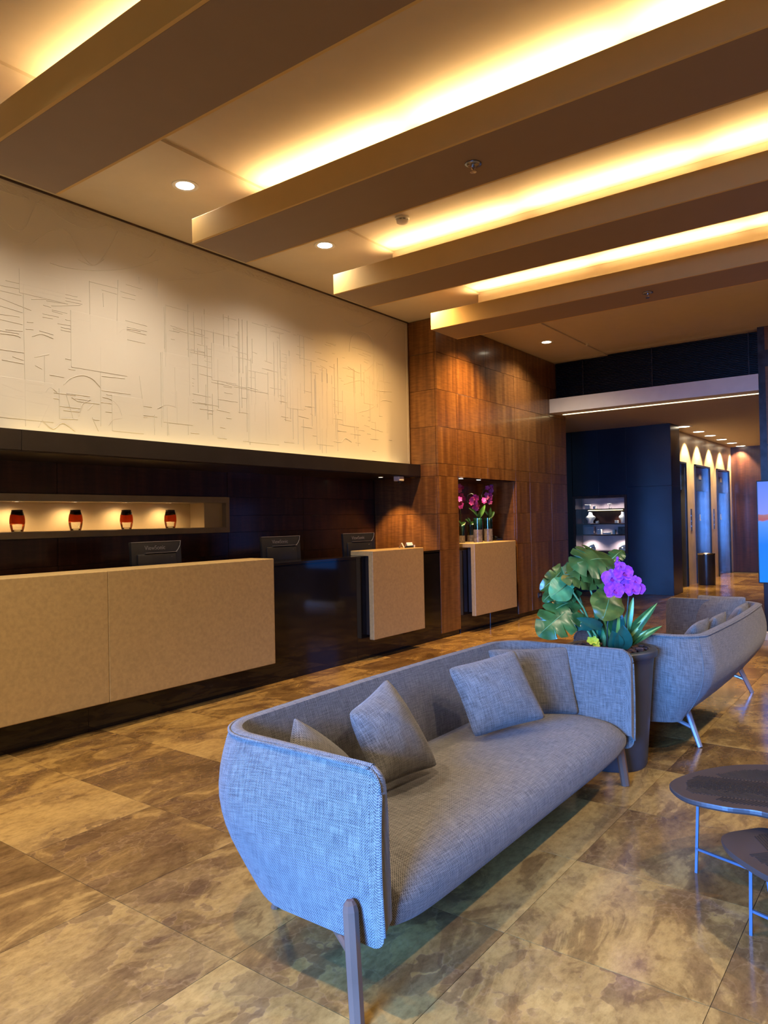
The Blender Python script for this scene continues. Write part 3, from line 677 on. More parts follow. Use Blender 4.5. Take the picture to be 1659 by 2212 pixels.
part('pen', MB().tube([(p.x-.06, p.y+.015, cz+.017), (p.x+.12, p.y+.02, cz+.019)], .006, 8), MT['plastic'], t_)
part('tag', MB().box((p.x+.085, p.y-.002, cz+.001), (p.x+.11, p.y+.001, cz+.03)), MT['paper'], t_)
# security camera under the shelf end
p = onY(862, 1028, 5.25)
t_ = thing('security_camera', 'small white dome camera fixed under the right end of the dark shelf', 'camera', (p.x, 5.25, 2.045))
part('housing', MB().bbox((p.x-.05, 5.21, 1.985), (p.x+.05, 5.30, 2.045), .008), MT['whiteplastic'], t_)
part('lens', MB().lathe([(.002, -.03), (.016, -.024), (.024, -.008), (.024, 0)], (p.x, 5.245, 1.985), 16), MT['plastic'], t_, True)
# wall socket low on the wood wall
p = onY(1166, 1285, YW); t_ = thing('wall_socket', 'small dark oval socket plate low on the wood wall', 'socket', (p.x, YW, p.z))
part('plate', MB().bbox((p.x-.07, YW-.008, p.z-.04), (p.x+.07, YW, p.z+.04), .004), MT['plastic'], t_)
part('outlet', MB().bbox((p.x-.03, YW-.011, p.z-.02), (p.x+.03, YW-.008, p.z+.02), .001), MT['plasticlite'], t_)

# ------------------------------------------------------------------ orchids in the recess
def petal(mb, c, dirv, nrm, ln, wd_, cup=.15):
    d = Vector(dirv).normalized(); n = Vector(nrm); n = (n-d*n.dot(d)).normalized(); s_ = d.cross(n)
    P = []
    for i in range(6):
        u = i/5; w = wd_*math.sin(PI*min(1, .08+u*.86))**.7*.5
        P.append([Vector(c)+d*ln*u+s_*w*v+n*(cup*ln*(v*v*.4+u*u*.5)) for v in (-1, -.5, 0, .5, 1)])
    mb.grid(P)
def blossom(c, nrm, r, parent, mat, lip, detail=True, roll=0.0):
    n = Vector(nrm).normalized(); ref = Vector((0, 0, 1)); u = (ref-n*ref.dot(n)).normalized(); s_ = n.cross(u)
    if not detail:
        mb = MB()
        for k in range(5):
            a = 2*PI*k/5+roll; petal(mb, c, u*math.cos(a)+s_*math.sin(a), n, r, r*.9)
        return part('blossom', mb, mat, parent, True)
    mb = MB()
    for a, l_, w in ((0, 1, .8), (2.25, .95, .75), (-2.25, .95, .75)):
        a += roll; petal(mb, c, u*math.cos(a)+s_*math.sin(a), n, r*l_, r*w)
    b_ = part('blossom', mb, mat, parent, True)
    for sg in (1, -1):
        mb = MB(); a = sg*1.25+roll; petal(mb, Vector(c)+n*.003, u*math.cos(a)+s_*math.sin(a), n, r*1.08, r*1.35, .1); part('petal', mb, mat, b_, True)
    mb = MB(); petal(mb, Vector(c)+n*.006, -u*.8+n*.7, n, r*.5, r*.4); petal(mb, Vector(c)+n*.006, u*.3+n*.9, u, r*.25, r*.2)
    part('lip', mb, lip, b_, True)
    return b_
def strapleaf(mb, a, b_, w, nrm, arch=.25, n=10):
    a = Vector(a); b_ = Vector(b_); d = b_-a; ln = d.length; n_ = Vector(nrm); n_ = (n_-d*(n_.dot(d)/ln**2)).normalized(); s_ = d.normalized().cross(n_)
    P = []
    for i in range(n+1):
        u = i/n; ww = w*.5*math.sin(PI*min(1, .10+.90*u)**.8)**.75 if u < 1 else 0.0005
        c = a+d*u+n_*(arch*ln*math.sin(PI*u)*.5)
        P.append([c+s_*ww*v+n_*(abs(v)*ww*.35) for v in (-1, -.5, 0, .5, 1)])
    mb.grid(P)
    return P
FN = -FW
def orchid_pot(px, ytop, ybase, zglass, depthY, label, stem, flowers, leaves, r=.062, zt=1.172):
    p = onY(px, ybase, depthY); p = Vector((p.x, depthY, zt))
    hb = onY(px, zglass, depthY).z-zt; ht = onY(px, ytop, depthY).z-zt
    t_ = thing('orchid_vase', label, 'potted orchid', p, 'orchids in glass vases')
    part('stone_base', MB().lathe([(r, 0), (r, hb)], p, 24), MT['greystone'], t_, 'auto')
    part('glass_cylinder', MB().lathe([(r*.97, hb), (r*.97, ht)], p, 24, caps=False), MT['glassgreen'], t_, True)
    part('leaf_wrap', MB().lathe([(r*.9, hb+.002), (r*.9, ht-.004), (r*.2, ht-.01)], p, 24, caps=False), MT['leafdk'], t_, True)
    top = p+Vector((0, 0, ht))
    pts = [top]+[onY(x, y, depthY+dy) for x, y, dy in stem]
    part('stem', MB().tube(pts, .004, 6), MT['stemdk'], t_, True)
    for (x, y, w) in leaves:
        mb = MB(); e = onY(x, y, depthY-.04); strapleaf(mb, top, e, w, (-.3, -.8, .4), .12); part('leaf', mb, MT['leaf'], t_, True)
    rr_ = random.Random(px)
    for (x, y, sp, cnt) in flowers:
        for k in range(cnt):
            c = onY(x+rr_.uniform(-sp, sp)*.75, y+rr_.uniform(-sp, sp), depthY-.02+rr_.uniform(-.05, .05))
            blossom(c, FN+Vector((rr_.uniform(-.5, .5), rr_.uniform(-.3, .3), rr_.uniform(-.3, .4))), .036, t_, MT['orchid2'], MT['orchidlip'], False, rr_.uniform(0, 1))
orchid_pot(1033, 1119, 1172, 1144, 5.02, 'magenta orchid in a tall glass vase on stone, middle of the recess', [(1020, 1085, .1), (1009, 1085, .1), (1010, 1070, .08), (1018, 1066, .04), (1027, 1070, 0), (1030, 1100, 0)], [(1024, 1080, 8, 8), (1028, 1094, 7, 6)], [(1012, 1097, .07), (1048, 1090, .07), (1022, 1110, .05), (1037, 1108, .05)])
orchid_pot(1055, 1119, 1170, 1142, 5.05, 'pink magenta orchid in a tall glass vase, rightmost of the recess group', [(1046, 1095, 0), (1040, 1070, 0), (1045, 1058, 0), (1053, 1058, 0)], [(1057, 1056, 7, 6), (1052, 1074, 11, 10), (1060, 1080, 6, 4)], [(1068, 1105, .07), (1043, 1100, .06), (1060, 1095, .06), (1051, 1108, .05)])
orchid_pot(1017, 1133, 1172, 1156, 5.30, 'small green leafy glass vase on stone behind the middle orchid', [(1012, 1128, 0)], [], [(1005, 1122, .07), (1025, 1128, .06), (1010, 1118, .05)], .055)
orchid_pot(996, 1134, 1174, 1157, 5.12, 'magenta orchid in a glass vase half hidden by the wood pillar', [(995, 1110, 0), (993, 1085, 0), (997, 1060, 0)], [(994, 1054, 6, 4), (998, 1075, 7, 7), (997, 1090, 5, 3)], [(1006, 1128, .05), (990, 1125, .05)], .055)
# telephone in the recess
p = onZ(1078, 1167, 1.172); p = Vector((p.x, 5.22, 1.172))
t_ = thing('telephone', 'small black desk telephone beside the orchids on the recess counter', 'telephone', p)
part('body', MB().add([(p.x-.10, p.y-.09, p.z), (p.x+.10, p.y-.09, p.z), (p.x+.10, p.y+.09, p.z), (p.x-.10, p.y+.09, p.z), (p.x-.10, p.y-.09, p.z+.02), (p.x+.10, p.y-.09, p.z+.02), (p.x+.10, p.y+.09, p.z+.07), (p.x-.10, p.y+.09, p.z+.07)], [(0, 3, 2, 1), (4, 5, 6, 7), (0, 1, 5, 4), (1, 2, 6, 5), (2, 3, 7, 6), (3, 0, 4, 7)]), MT['plastic'], t_)
part('handset', MB().tube([(p.x-.07, p.y-.08, p.z+.035), (p.x-.07, p.y-.04, p.z+.06), (p.x-.07, p.y+.05, p.z+.08), (p.x-.07, p.y+.09, p.z+.075)], [.022, .015, .015, .022], 10), MT['plastic'], t_, True)
part('cord', MB().tube([(p.x+.10, p.y, p.z+.02), (p.x+.22, p.y-.1, p.z+.0), (p.x+.30, p.y-.2, p.z-.06), (p.x+.27, p.y-.25, p.z-.08)], .004, 6), MT['plastic'], t_)
for k, (px, py) in enumerate(((996, 1034), (1034, 1037))):
    q = onZ(px, py, 2.036); d_ = thing('recess_light', 'small recessed light in the flower recess soffit, ' + ('left one by the pillar' if k == 0 else 'right one above the orchids'), 'downlight', q, 'flower recess lights')
    part('trim_ring', MB().lathe([(.034, 0), (.040, -.003), (.042, 0)], q, 20, caps=False), MT['chrome'], d_)
    part('lens', MB().lathe([(.001, -.001), (.034, -.001)], q, 20, caps=False), MT['lamp'], d_)
    spot('lamp', (q.x, q.y, q.z-.012), (0, .1, -1), 30, WARM2, 90, .4, .025, d_)
def wall_washer(p, dirv, power, ang, label):
    t_ = thing('wall_washer', label, 'downlight', p, 'small wall washers')
    part('trim_ring', MB().lathe([(.030, 0), (.036, -.003), (.038, 0)], p, 20, caps=False), MT['chrome'], t_)
    part('lens', MB().lathe([(.001, -.001), (.030, -.001)], p, 20, caps=False), MT['lampw'], t_)
    spot('lamp', (p[0], p[1], p[2]-.012), dirv, power, WARM, ang, .5, .03, t_)
wall_washer((7.30, 5.50, 2.045), (.3, 0, -1), 75, 75, 'small lamp under the shelf end lighting the wood return')

# ------------------------------------------------------------------ sofas
DY = 0.40
def sofa(name, label, loc, rot, legs, group='grey woven sofas', HX=1.155):
    root = thing(name, label, 'sofa', loc, group); root.rotation_euler = (0, 0, rot); OFF[root] = Vector()
    ZT, ZB = .745, .205; RC = .20
    # plan path of the rim (local, front = -y), list of (point, outward normal, distance to nearest arm front)
    path = []
    for i in range(15): path.append((Vector((-HX, -DY+(2*DY-RC)*i/14, 0)), Vector((-1, 0, 0))))
    for i in range(1, 10):
        a = PI - (PI/2)*i/10; path.append((Vector((-HX+RC+RC*math.cos(a), DY-RC+RC*math.sin(a), 0)), Vector((math.cos(a), math.sin(a), 0))))
    n_b = 30
    for i in range(n_b+1):
        x = -HX+RC+(2*HX-2*RC)*i/n_b; path.append((Vector((x, DY+.022*math.cos(PI*x/(2*(HX-RC))), 0)), Vector((0, 1, 0))))
    for i in range(1, 10):
        a = PI/2-(PI/2)*i/10; path.append((Vector((HX-RC+RC*math.cos(a), DY-RC+RC*math.sin(a), 0)), Vector((math.cos(a), math.sin(a), 0))))
    for i in range(15): path.append((Vector((HX, DY-RC-(2*DY-RC)*i/14, 0)), Vector((1, 0, 0))))
    # refine near both arm fronts for the rounded corners
    def refine(lst):
        extra = [.004, .012, .022, .034, .048]
        a = [lst[0]]+[(lst[0][0]+Vector((0, e, 0)), lst[0][1]) for e in extra]+lst[1:]
        return a
    path = refine(path); path = refine(path[::-1])[::-1]
    S_ = [0]
    for i in range(1, len(path)): S_.append(S_[-1]+(path[i][0]-path[i-1][0]).length)
    tot = S_[-1]
    nv = 22
    outer, inner, uvs = [], [], {}
    mb = MB(); mb.uv = []
    rows = []; pipe = []; front_l, front_r = [], []
    for (p, n), s_ in zip(path, S_):
        d = min(s_, tot-s_); f = max(0, min(1, d/(2*DY-.1))); f = f*f*(3-2*f); ft = max(0, min(1, (d-(2*DY-RC-.16))/(RC*1.57+.16))); ft = ft*ft*(3-2*ft)
        rt, rb = .065, .05
        zt = ZT-(rt-math.sqrt(max(0, rt*rt-(rt-d)**2)) if d < rt else 0)
        zb = ZB+(rb-math.sqrt(max(0, rb*rb-(rb-d)**2)) if d < rb else 0)
        tuck = .005+.185*ft; bul = .014+.045*f
        thk = .030+.024*f
        row = []
        vlen = 0; lastp = None
        for i in range(nv+1):
            if i <= 12:
                t_ = i/12; z = zb+(zt-zb)*t_; T = (z-ZB)/(ZT-ZB)
                off = -tuck*max(0, 1-T)**2.4 + bul*math.sin(PI*max(0, min(1, T)))**1.0
                q = p+n*off; q.z = z
            elif i <= 15:
                a = PI*(i-12)/4; q = p-n*(thk/2*(1-math.cos(a))); q.z = zt+.016*math.sin(a)
            else:
                t_ = (i-15)/(nv-15); zbi = .29; z = zt+(zbi-zt)*t_; z = max(z, min(zt, zb+.01)) if zb > .29 else z
                q = p-n*(thk+(.012+.06*f)*t_+.02*f*math.sin(PI*t_)); q.z = z
            if lastp is not None: vlen += (q-lastp).length
            lastp = q; row.append(q); mb.uv.append((s_, vlen))
        rows.append(row); pipe.append(row[13]+Vector((0, 0, .004)))
    mb.grid(rows)
    m_ = nv+1
    base = len(mb.v)
    mb.f.append(tuple(range(m_))); mb.f.append(tuple((len(rows)-1)*m_+k for k in range(m_-1, -1, -1)))
    shell = part('shell', mb, MT['fabric'], root, 'auto')
    # piping
    def uvtube(pts, r):
        t2 = MB().tube(pts, r, 7); t2.uv = []; acc = 0; pv = None
        for i, q in enumerate(pts):
            if pv is not None: acc += (Vector(q)-pv).length
            pv = Vector(q); t2.uv += [(acc, k*.004) for k in range(7)]
        return t2
    part('piping', uvtube([r[12]+(r[12]-r[14])*.05+Vector((0, 0, .006)) for r in rows], .0055), MT['fabric'], shell, True)
    for rw in (rows[0], rows[-1]):
        part('front_piping', uvtube([q+Vector((0, -.002, 0)) for q in rw[0:13]], .0055), MT['fabric'], shell, True)
    for si in (25, len(rows)-26):
        part('seam', uvtube([q+path[si][1]*.001 for q in rows[si][0:13]], .0025), MT['fabric'], shell, True)
    # seat
    prof = [(.13, .215), (.0, .205), (-.25, .192), (-.34, .194), (-.385, .210), (-.408, .245), (-.412, .300), (-.400, .335), (-.372, .366), (-.325, .388), (-.25, .402), (-.1, .412), (.08, .415), (.22, .412), (.34, .405)]
    nx = 36; sb = MB(); sb.uv = []; P = []
    for i in range(nx+1):
        x = (-1+2*i/nx)*(HX-.035); e = abs(x)/(HX-.035)
        ax = max(0, abs(x)-(HX-RC)); ymax = DY-RC+math.sqrt(max(.0001, RC*RC-ax*ax))-.055
        end = e**7
        row = []; v_ = 0; lp = None
        for (y, z) in prof:
            yy = min(y, ymax) if y > 0 else y
            zz_ = z-(.045*end if z > .33 else 0); zz_ = zz_+(.25-zz_)*max(0, (e-.8)/.2)**2 if z < .24 else zz_
            yy = yy+(.03*end if y < -.3 else 0)
            q = Vector((x, yy, zz_)); 
            if lp is not None: v_ += (q-lp).length
            lp = q; row.append(q); sb.uv.append((x, v_))
        P.append(row)
    sb.grid(P); k_ = len(prof)
    sb.f.append(tuple(range(k_))); sb.f.append(tuple(nx*k_+k for k in range(k_-1, -1, -1)))
    sb.f += [(i*k_, (i+1)*k_, (i+1)*k_+k_-1, i*k_+k_-1) for i in range(nx)]
    st = part('seat', sb, MT['fabric'], root, True)
    mod = st.modifiers.new('sub', 'SUBSURF'); mod.levels = 1; mod.render_levels = 1
    # legs
    for (top, foot) in legs['front']:
        top = Vector(top); foot = Vector(foot); d = (foot-top).normalized()
        part('leg', MB().tube([top-d*.0, top+d*.012, top+d*.03, foot], [.012, .021, .0255, .0235], 8, flat=True), legs['mat'], root)
    for (top, foot) in legs['rear']:
        part('leg', MB().tube([Vector(top), Vector(foot)], [.021, .017], 8, flat=True), legs['mat'], root)
    for (a, b_) in legs['brace']:
        part('brace', MB().tube([a, b_], .013, 8, flat=True), legs['mat'], root)
    return root
SX, SY = 2.893, 1.73
legs1 = {'mat': MT['legwood'],
  'front': [((-1.192, -.300, .352), (-1.222, -.345, 0)), ((1.150, -.300, .352), (1.150, -.348, 0))],
  'rear': [((-.86, .22, .27), (-.88, .345, 0)), ((.86, .22, .27), (.88, .345, 0))],
  'brace': [((-1.195, -.31, .19), (-.87, .24, .20)), ((1.150, -.31, .19), (.87, .24, .20))]}
legs2 = dict(legs1); legs2['mat'] = MT['legsteel']
legs2['rear'] = [((-.92, .20, .25), (-.98, .30, 0)), ((.70, .20, .25), (.75, .30, 0))]
legs2['brace'] = [((-.955, .258, .11), (-.92, .0, .20)), ((.728, .258, .11), (.70, .0, .20))]
legs2['front'] = [((-1.10, -.300, .352), (-1.10, -.348, 0)), ((1.10, -.300, .352), (1.10, -.348, 0))]
sofa('sofa', 'grey woven three-seat sofa in the foreground, open side towards the tables', (SX, SY, 0), 0, legs1)
sofa('sofa', 'grey woven sofa behind the planter, seen from its back, steel legs', (5.72, 1.51, 0), PI, legs2, HX=1.07)

# cushions: four measured corners (bottom-left, bottom-right, top-right, top-left), inflated
def cushion(cs, thick, label, group, seed=0, wr=.006):
    cs = [Vector(c) for c in cs]; c0 = sum(cs, Vector())/4
    n = ((cs[1]-cs[0]).cross(cs[3]-cs[0])).normalized()
    m = 21; mb = MB(); mb.uv = []
    rr_ = random.Random(seed)
    for side in (1, -1):
        P = []
        for i in range(m):
            row = []
            for j in range(m):
                u, v = i/(m-1), j/(m-1); a, b_ = 2*u-1, 2*v-1
                pin = .055      # edges pull in between the corners
                pu = u-pin*a*(1-b_*b_)*abs(a)**3*-0 ; 
                cr = 1-.05*(abs(a)*abs(b_))**8; a2 = a*(1-.05*(1-b_*b_))*cr; b2 = b_*(1-.05*(1-a*a))*cr; uu, vv = (a2+1)/2, (b2+1)/2
                p = cs[0]*(1-uu)*(1-vv)+cs[1]*uu*(1-vv)+cs[2]*uu*vv+cs[3]*(1-uu)*vv
                h = ((1-a*a)*(1-b_*b_))**.55
                w = wr*mnoise.noise(Vector((u*5+seed*3, v*5, seed)))*(1-abs(a)**6)*(1-abs(b_)**6)
                row.append(p+n*side*(thick/2*h+.0025+w*(1 if side > 0 else 0))); mb.uv.append((u*.44+seed*.013, v*.44))
            P.append(row)
        mb.grid(P)
    # close the seam
    N_ = m*m; ring = [i*m for i in range(m)]+[(m-1)*m+j for j in range(1, m)]+[i*m+m-1 for i in range(m-2, -1, -1)]+[j for j in range(m-2, 0, -1)]
    for k in range(len(ring)):
        a, b_ = ring[k], ring[(k+1) % len(ring)]; mb.f.append((a, b_, b_+N_, a+N_))
    zmin = min(v[2] for v in mb.v)
    return single('cushion', mb, MT['fabric'], label, 'cushion', (c0.x, c0.y, zmin), True, group)
def cpx(px, p0, n): return [onP(x, y, p0, n) for x, y in px]
G1 = 'cushions on the near sofa'; G2 = 'cushions on the far sofa'
cushion(cpx([(822, 1700), (948, 1655), (836, 1463), (752, 1540)], (2.4, 1.70, .43), (0, -.85, .52)), .17, 'dark grey woven cushion in the middle of the near sofa', G1, 1)
cushion(cpx([(1025, 1595), (1182, 1552), (1112, 1402), (966, 1443)], (3.2, 1.70, .43), (-.5, -.8, .45)), .16, 'grey woven cushion leaning in front of another at the far end of near sofa', G1, 2)
cushion(cpx([(1100, 1548), (1252, 1545), (1228, 1396), (1050, 1402)], (3.86, 1.70, .42), (-.62, -.75, .30)), .13, 'pale bluish cushion in the far corner of the near sofa', G1, 3)
_c = onY(641, 1548, 1.98); _n = Vector((.25, -.85, .45)).normalized(); _u2 = (Vector((0, 0, 1))-_n*_n.z).normalized(); _s2 = _u2.cross(_n)
_c = _c-_u2*.26-_s2*.02
cushion([_c-_u2*.25, _c-_s2*.27, _c+_u2*.27, _c+_s2*.27], .17, 'olive-grey cushion half hidden behind the near arm of the sofa', G1, 4)
# far sofa (back at y=1.11, faces +y)
cushion([(6.72, 1.68, .43), (6.62, 1.28, .43), (6.74, 1.24, .80), (6.84, 1.66, .79)], .14, 'tan-grey cushion against the far arm of the far sofa', G2, 5)
cushion([(6.55, 1.35, .42), (6.15, 1.33, .42), (6.18, 1.18, .77), (6.57, 1.20, .78)], .13, 'grey cushion leaning on the back of the far sofa, next to the far arm', G2, 6)
cushion([(5.85, 1.38, .42), (5.44, 1.36, .42), (5.46, 1.21, .775), (5.86, 1.22, .78)], .13, 'grey cushion leaning on the back of the far sofa, middle one', G2, 7)
cushion([(5.38, 1.40, .42), (4.98, 1.38, .42), (4.99, 1.23, .785), (5.39, 1.23, .79)], .13, 'grey cushion leaning on the back of the far sofa, nearest the planter', G2, 8)

# ------------------------------------------------------------------ planter
PC = Vector((4.39, 1.58, 0)); PZ = .70; D0 = (PC+Vector((0, 0, .9))-CP).dot(FW)
pt = thing('planter', 'tall dark grey planter with monstera leaves and violet orchids between the sofas', 'planter', PC)
prof = [(.195, 0), (.205, .02), (.222, .25), (.238, .45), (.250, .60), (.256, .655), (.268, .66), (.270, PZ-.006), (.264, PZ), (.225, PZ), (.215, PZ-.02), (.212, PZ-.06)]
pp = part('pot', MB().lathe(prof, PC, 48), MT['pot'], pt, 'auto')
part('pot_rim', MB().lathe([(.268, PZ-.038), (.275, PZ-.034), (.276, PZ-.008), (.268, PZ+.002), (.24, PZ+.002)], PC, 48, caps=False), MT['pot'], pp, True)
so = MB(); rr = random.Random(3)
so.lathe([(.001, PZ-.02), (.12, PZ-.022), (.22, PZ-.035)], PC, 32, caps=False)
for k in range(260):
    a = rr.uniform(0, 2*PI); r_ = .205*math.sqrt(rr.random()); c = PC+Vector((r_*math.cos(a), r_*math.sin(a), PZ-.02+rr.uniform(0, .025)))
    R = Matrix.Rotation(rr.uniform(0, PI), 3, 'Z') @ Matrix.Rotation(rr.uniform(-.7, .7), 3, 'X')
    h = Vector((rr.uniform(.012, .03), rr.uniform(.006, .014), rr.uniform(.003, .006)))
    so.add([c+R @ Vector((sx*h.x, sy*h.y, sz*h.z)) for sz in (-1, 1) for sx, sy in ((-1, -1), (1, -1), (1, 1), (-1, 1))], [(0, 3, 2, 1), (4, 5, 6, 7), (0, 1, 5, 4), (1, 2, 6, 5), (2, 3, 7, 6), (3, 0, 4, 7)])
o = part('bark_mulch', so, MT['soil'], pt); o['kind'] = 'stuff'
def monstera(base, tip, width, nrm, mat, cuts=5, droop=.12, seed=0, stem_from=None):
    base = Vector(base); tip = Vector(tip); d = tip-base; ln = d.length; dn_ = d.normalized()
    n = Vector(nrm); n = (n-dn_*n.dot(dn_)).normalized(); s_ = dn_.cross(n); rr_ = random.Random(seed)
    m = 44; cutc = {1: [], -1: []}
    for sg in (1, -1):
        for k in range(cuts): cutc[sg].append(((k+.7+rr_.uniform(-.15, .15))/(cuts+.7), rr_.uniform(.35, .6)))
    mb = MB()
    for sg in (1, -1):
        P = []
        for i in range(m+1):
            u = i/m
            # heart outline
            w = width*ln*.5*(math.sin(PI*(u*.93+.07)**.72))**.62 if u < 1 else 0.0
            back = -.16*ln*(1-u)**4
            nt2 = 1.0
            for (uc, dp) in cutc[sg]:
                g_ = math.exp(-((u-uc)/.018)**2); nt2 = min(nt2, 1-dp*g_)
            row = []
            for j in range(6):
                v = j/5; vv = v*nt2; lat = w*vv
                c = base+dn_*(ln*u+back*v*v+ln*.10*v*v*(u > .05))+s_*sg*lat
                c += n*(-droop*ln*(vv**2)*.9+.04*ln*math.sin(PI*u)-droop*ln*u*u*.8+.02*ln*math.sin(u*17+v*3)*v)
                row.append(c)
            P.append(row)
        mb.grid(P)
    lf = part('monstera_leaf', mb, mat, pt, True)
    mr = MB().tube([base+n*.002, base+dn_*ln*.5+n*(.04*ln+.002-droop*ln*.2), tip+n*(-droop*ln*.8+.002)], [.004, .003, .001], 6)
    part('midrib', mr, MT['stem'], lf, True)
    if stem_from is not None:
        a = Vector(stem_from); mid = (a+base)/2+Vector((0, 0, .06))
        part('stem', MB().tube([a, a*.7+mid*.3+Vector((0, 0, .03)), mid, base*.6+mid*.4, base], [.008, .007, .006, .006, .005], 8), MT['stem'], pt, True)
TC = FN    # leaf faces turned to the camera
def px3(x, y, dz): return at(x, y, D0+dz)
root0 = PC+Vector((-.03, .02, PZ-.02))
up = Vector((0, 0, 1))
monstera(px3(1324, 1209, .02), px3(1252, 1207, -.12), 1.25, up*.75+TC*.65, MT['leaf'], 4, .15, 1, root0)
monstera(px3(1322, 1208, .03), px3(1346, 1186, .10), .8, up*.7+TC*.7, MT['leaf'], 3, .1, 2)
monstera(px3(1296, 1222, .06), px3(1243, 1226, -.08), 1.0, up*.55+TC*.75, MT['leaf3'], 3, .15, 3, root0+Vector((.02, 0, 0)))
monstera(px3(1268, 1252, .0), px3(1322, 1232, .08), .95, up*.7+TC*.6, MT['leaf3'], 4, .12, 4, root0)
monstera(px3(1272, 1252, .0), px3(1230, 1240, -.1), .9, up*.7+TC*.6, MT['leaf3'], 3, .2, 5)
monstera(px3(1226, 1262, -.05), px3(1195, 1286, -.12), 1.15, TC+up*.25, MT['leaf2'], 0, .08, 6, root0+Vector((-.03, .02, 0)))
monstera(px3(1224, 1262, -.04), px3(1241, 1256, -.04), 1.5, TC+up*.35, MT['leaf2'], 0, .08, 16)
monstera(px3(1214, 1225, .05), px3(1230, 1272, -.02), .85, TC*.8-RT*.5+up*.1, MT['leaf'], 2, .1, 7, root0+Vector((-.04, .02, 0)))
monstera(px3(1214, 1232, .05), px3(1175, 1272, .0), .65, TC*.8+RT*.5+up*.3, MT['leaf3'], 2, .1, 8)
monstera(px3(1234, 1313, -.06), px3(1172, 1362, -.18), .95, TC*.7+up*.5, MT['leaf'], 3, .1, 9, root0+Vector((-.05, .0, 0)))
monstera(px3(1240, 1298, -.02), px3(1186, 1320, -.10), .75, TC*.5+up*.7, MT['leaf'], 2, .12, 10, root0+Vector((-.05, .03, 0)))
monstera(px3(1244, 1272, .02), px3(1208, 1296, -.05), .8, TC*.7+up*.5, MT['leaf'], 1, .1, 11)
monstera(px3(1200, 1276, .0), px3(1176, 1295, -.05), .8, TC*.6+up*.6, MT['leaf'], 0, .1, 12, root0+Vector((-.06, .03, 0)))
monstera(px3(1318, 1284, -.10), px3(1306, 1331, -.20), 1.25, TC*.9+up*.35, MT['leaf3'], 0, .1, 13, root0)
monstera(px3(1292, 1338, -.04), px3(1240, 1346, -.12), .6, up*.7+TC*.6, MT['leafdk'], 0, .15, 14, root0)
monstera(px3(1288, 1248, .10), px3(1282, 1264, .10), 1.6, TC, MT['leafdk'], 0, .1, 15)
# striped strap leaves and orchid leaves
def strap(base, tip, w, nrm, mat, stripe=True, arch=.15):
    mb = MB(); P = strapleaf(mb, base, tip, w, nrm, arch); lf = part('strap_leaf', mb, mat, pt, True)
    if stripe:
        mb = MB(); nn = Vector(nrm).normalized()*.0015
        mb.grid([[r[2].lerp(r[1], .55)+nn, r[2]+nn, r[2].lerp(r[3], .55)+nn] for r in P]); part('stripe', mb, MT['yg'], lf, True)
MT['yg'] = plain('pale_green_stripe', (0.26, 0.38, 0.06), 0.4)
b0 = PC+Vector((.0, -.02, PZ))
for (bx, by, tx, ty, w, mt, st_) in ((1338, 1392, 1368, 1290, .060, 'leaf2', True), (1344, 1388, 1420, 1302, .065, 'leaf', True), (1345, 1392, 1394, 1340, .070, 'leaf', True), (1350, 1395, 1430, 1352, .050, 'leaf', True), (1322, 1392, 1292, 1318, .065, 'leaf', True),
                                     (1330, 1390, 1336, 1310, .085, 'leafdk', True), (1352, 1392, 1398, 1362, .055, 'leaf', True), (1318, 1388, 1302, 1262, .050, 'leaf', False), (1290, 1388, 1262, 1330, .05, 'leaf', False), (1296, 1388, 1280, 1300, .04, 'leaf2', False), (1286, 1385, 1296, 1330, .04, 'leafdk', False), (1304, 1388, 1290, 1288, .035, 'leaf2', False)):
    strap(px3(bx, by, 0), px3(tx, ty, -.06), w, TC*.8+up*.4, MT[mt], st_)
for (bx, by, tx, ty, w) in ((1342, 1402, 1346, 1350, .11), (1330, 1402, 1322, 1362, .10), (1300, 1355, 1245, 1335, .06)):
    strap(px3(bx, by, -.14), px3(tx, ty, -.18), w, TC+up*.2, MT['leafdk'], False, .1)
# orchid stems
for pts in ([(1312, 1395, -.1), (1312, 1350, -.12), (1320, 1310, -.12), (1318, 1265, -.1), (1325, 1235, -.06), (1334, 1206, -.04)], [(1352, 1385, -.08), (1354, 1330, -.1), (1358, 1285, -.1), (1358, 1255, -.08), (1352, 1232, -.05)]):
    part('orchid_stem', MB().tube([px3(*q) for q in pts], .0045, 8), MT['stemdk'], pt, True)
for k, (x, y, r_) in enumerate(((1321, 1250, .056), (1346, 1239, .058), (1326, 1276, .058), (1347, 1264, .054), (1371, 1256, .036), (1366, 1274, .046), (1378, 1272, .042), (1340, 1224, .030))):
    blossom(px3(x, y, -.20-.01*(k % 3)), TC+Vector((.2*math.sin(k*2.1), .2*math.cos(k*1.7), .15)), r_, pt, MT['orchid'], MT['orchidlip'], True, .25*math.sin(k*3))
for (x, y) in ((1334, 1206), (1333, 1213), (1349, 1226), (1353, 1233), (1330, 1218)):
    c = px3(x, y, -.05); part('bud', MB().lathe([(.001, -.012), (.008, -.005), (.009, .003), (.004, .010), (.001, .012)], c, 10, caps=False), MT['orchid'], pt, True)
for (x, y) in ((1276, 1384), (1284, 1383), (1287, 1391)):
    blossom(px3(x, y, -.13), TC+up*.6, .026, pt, MT['yellow'], MT['yellow'], False, x)

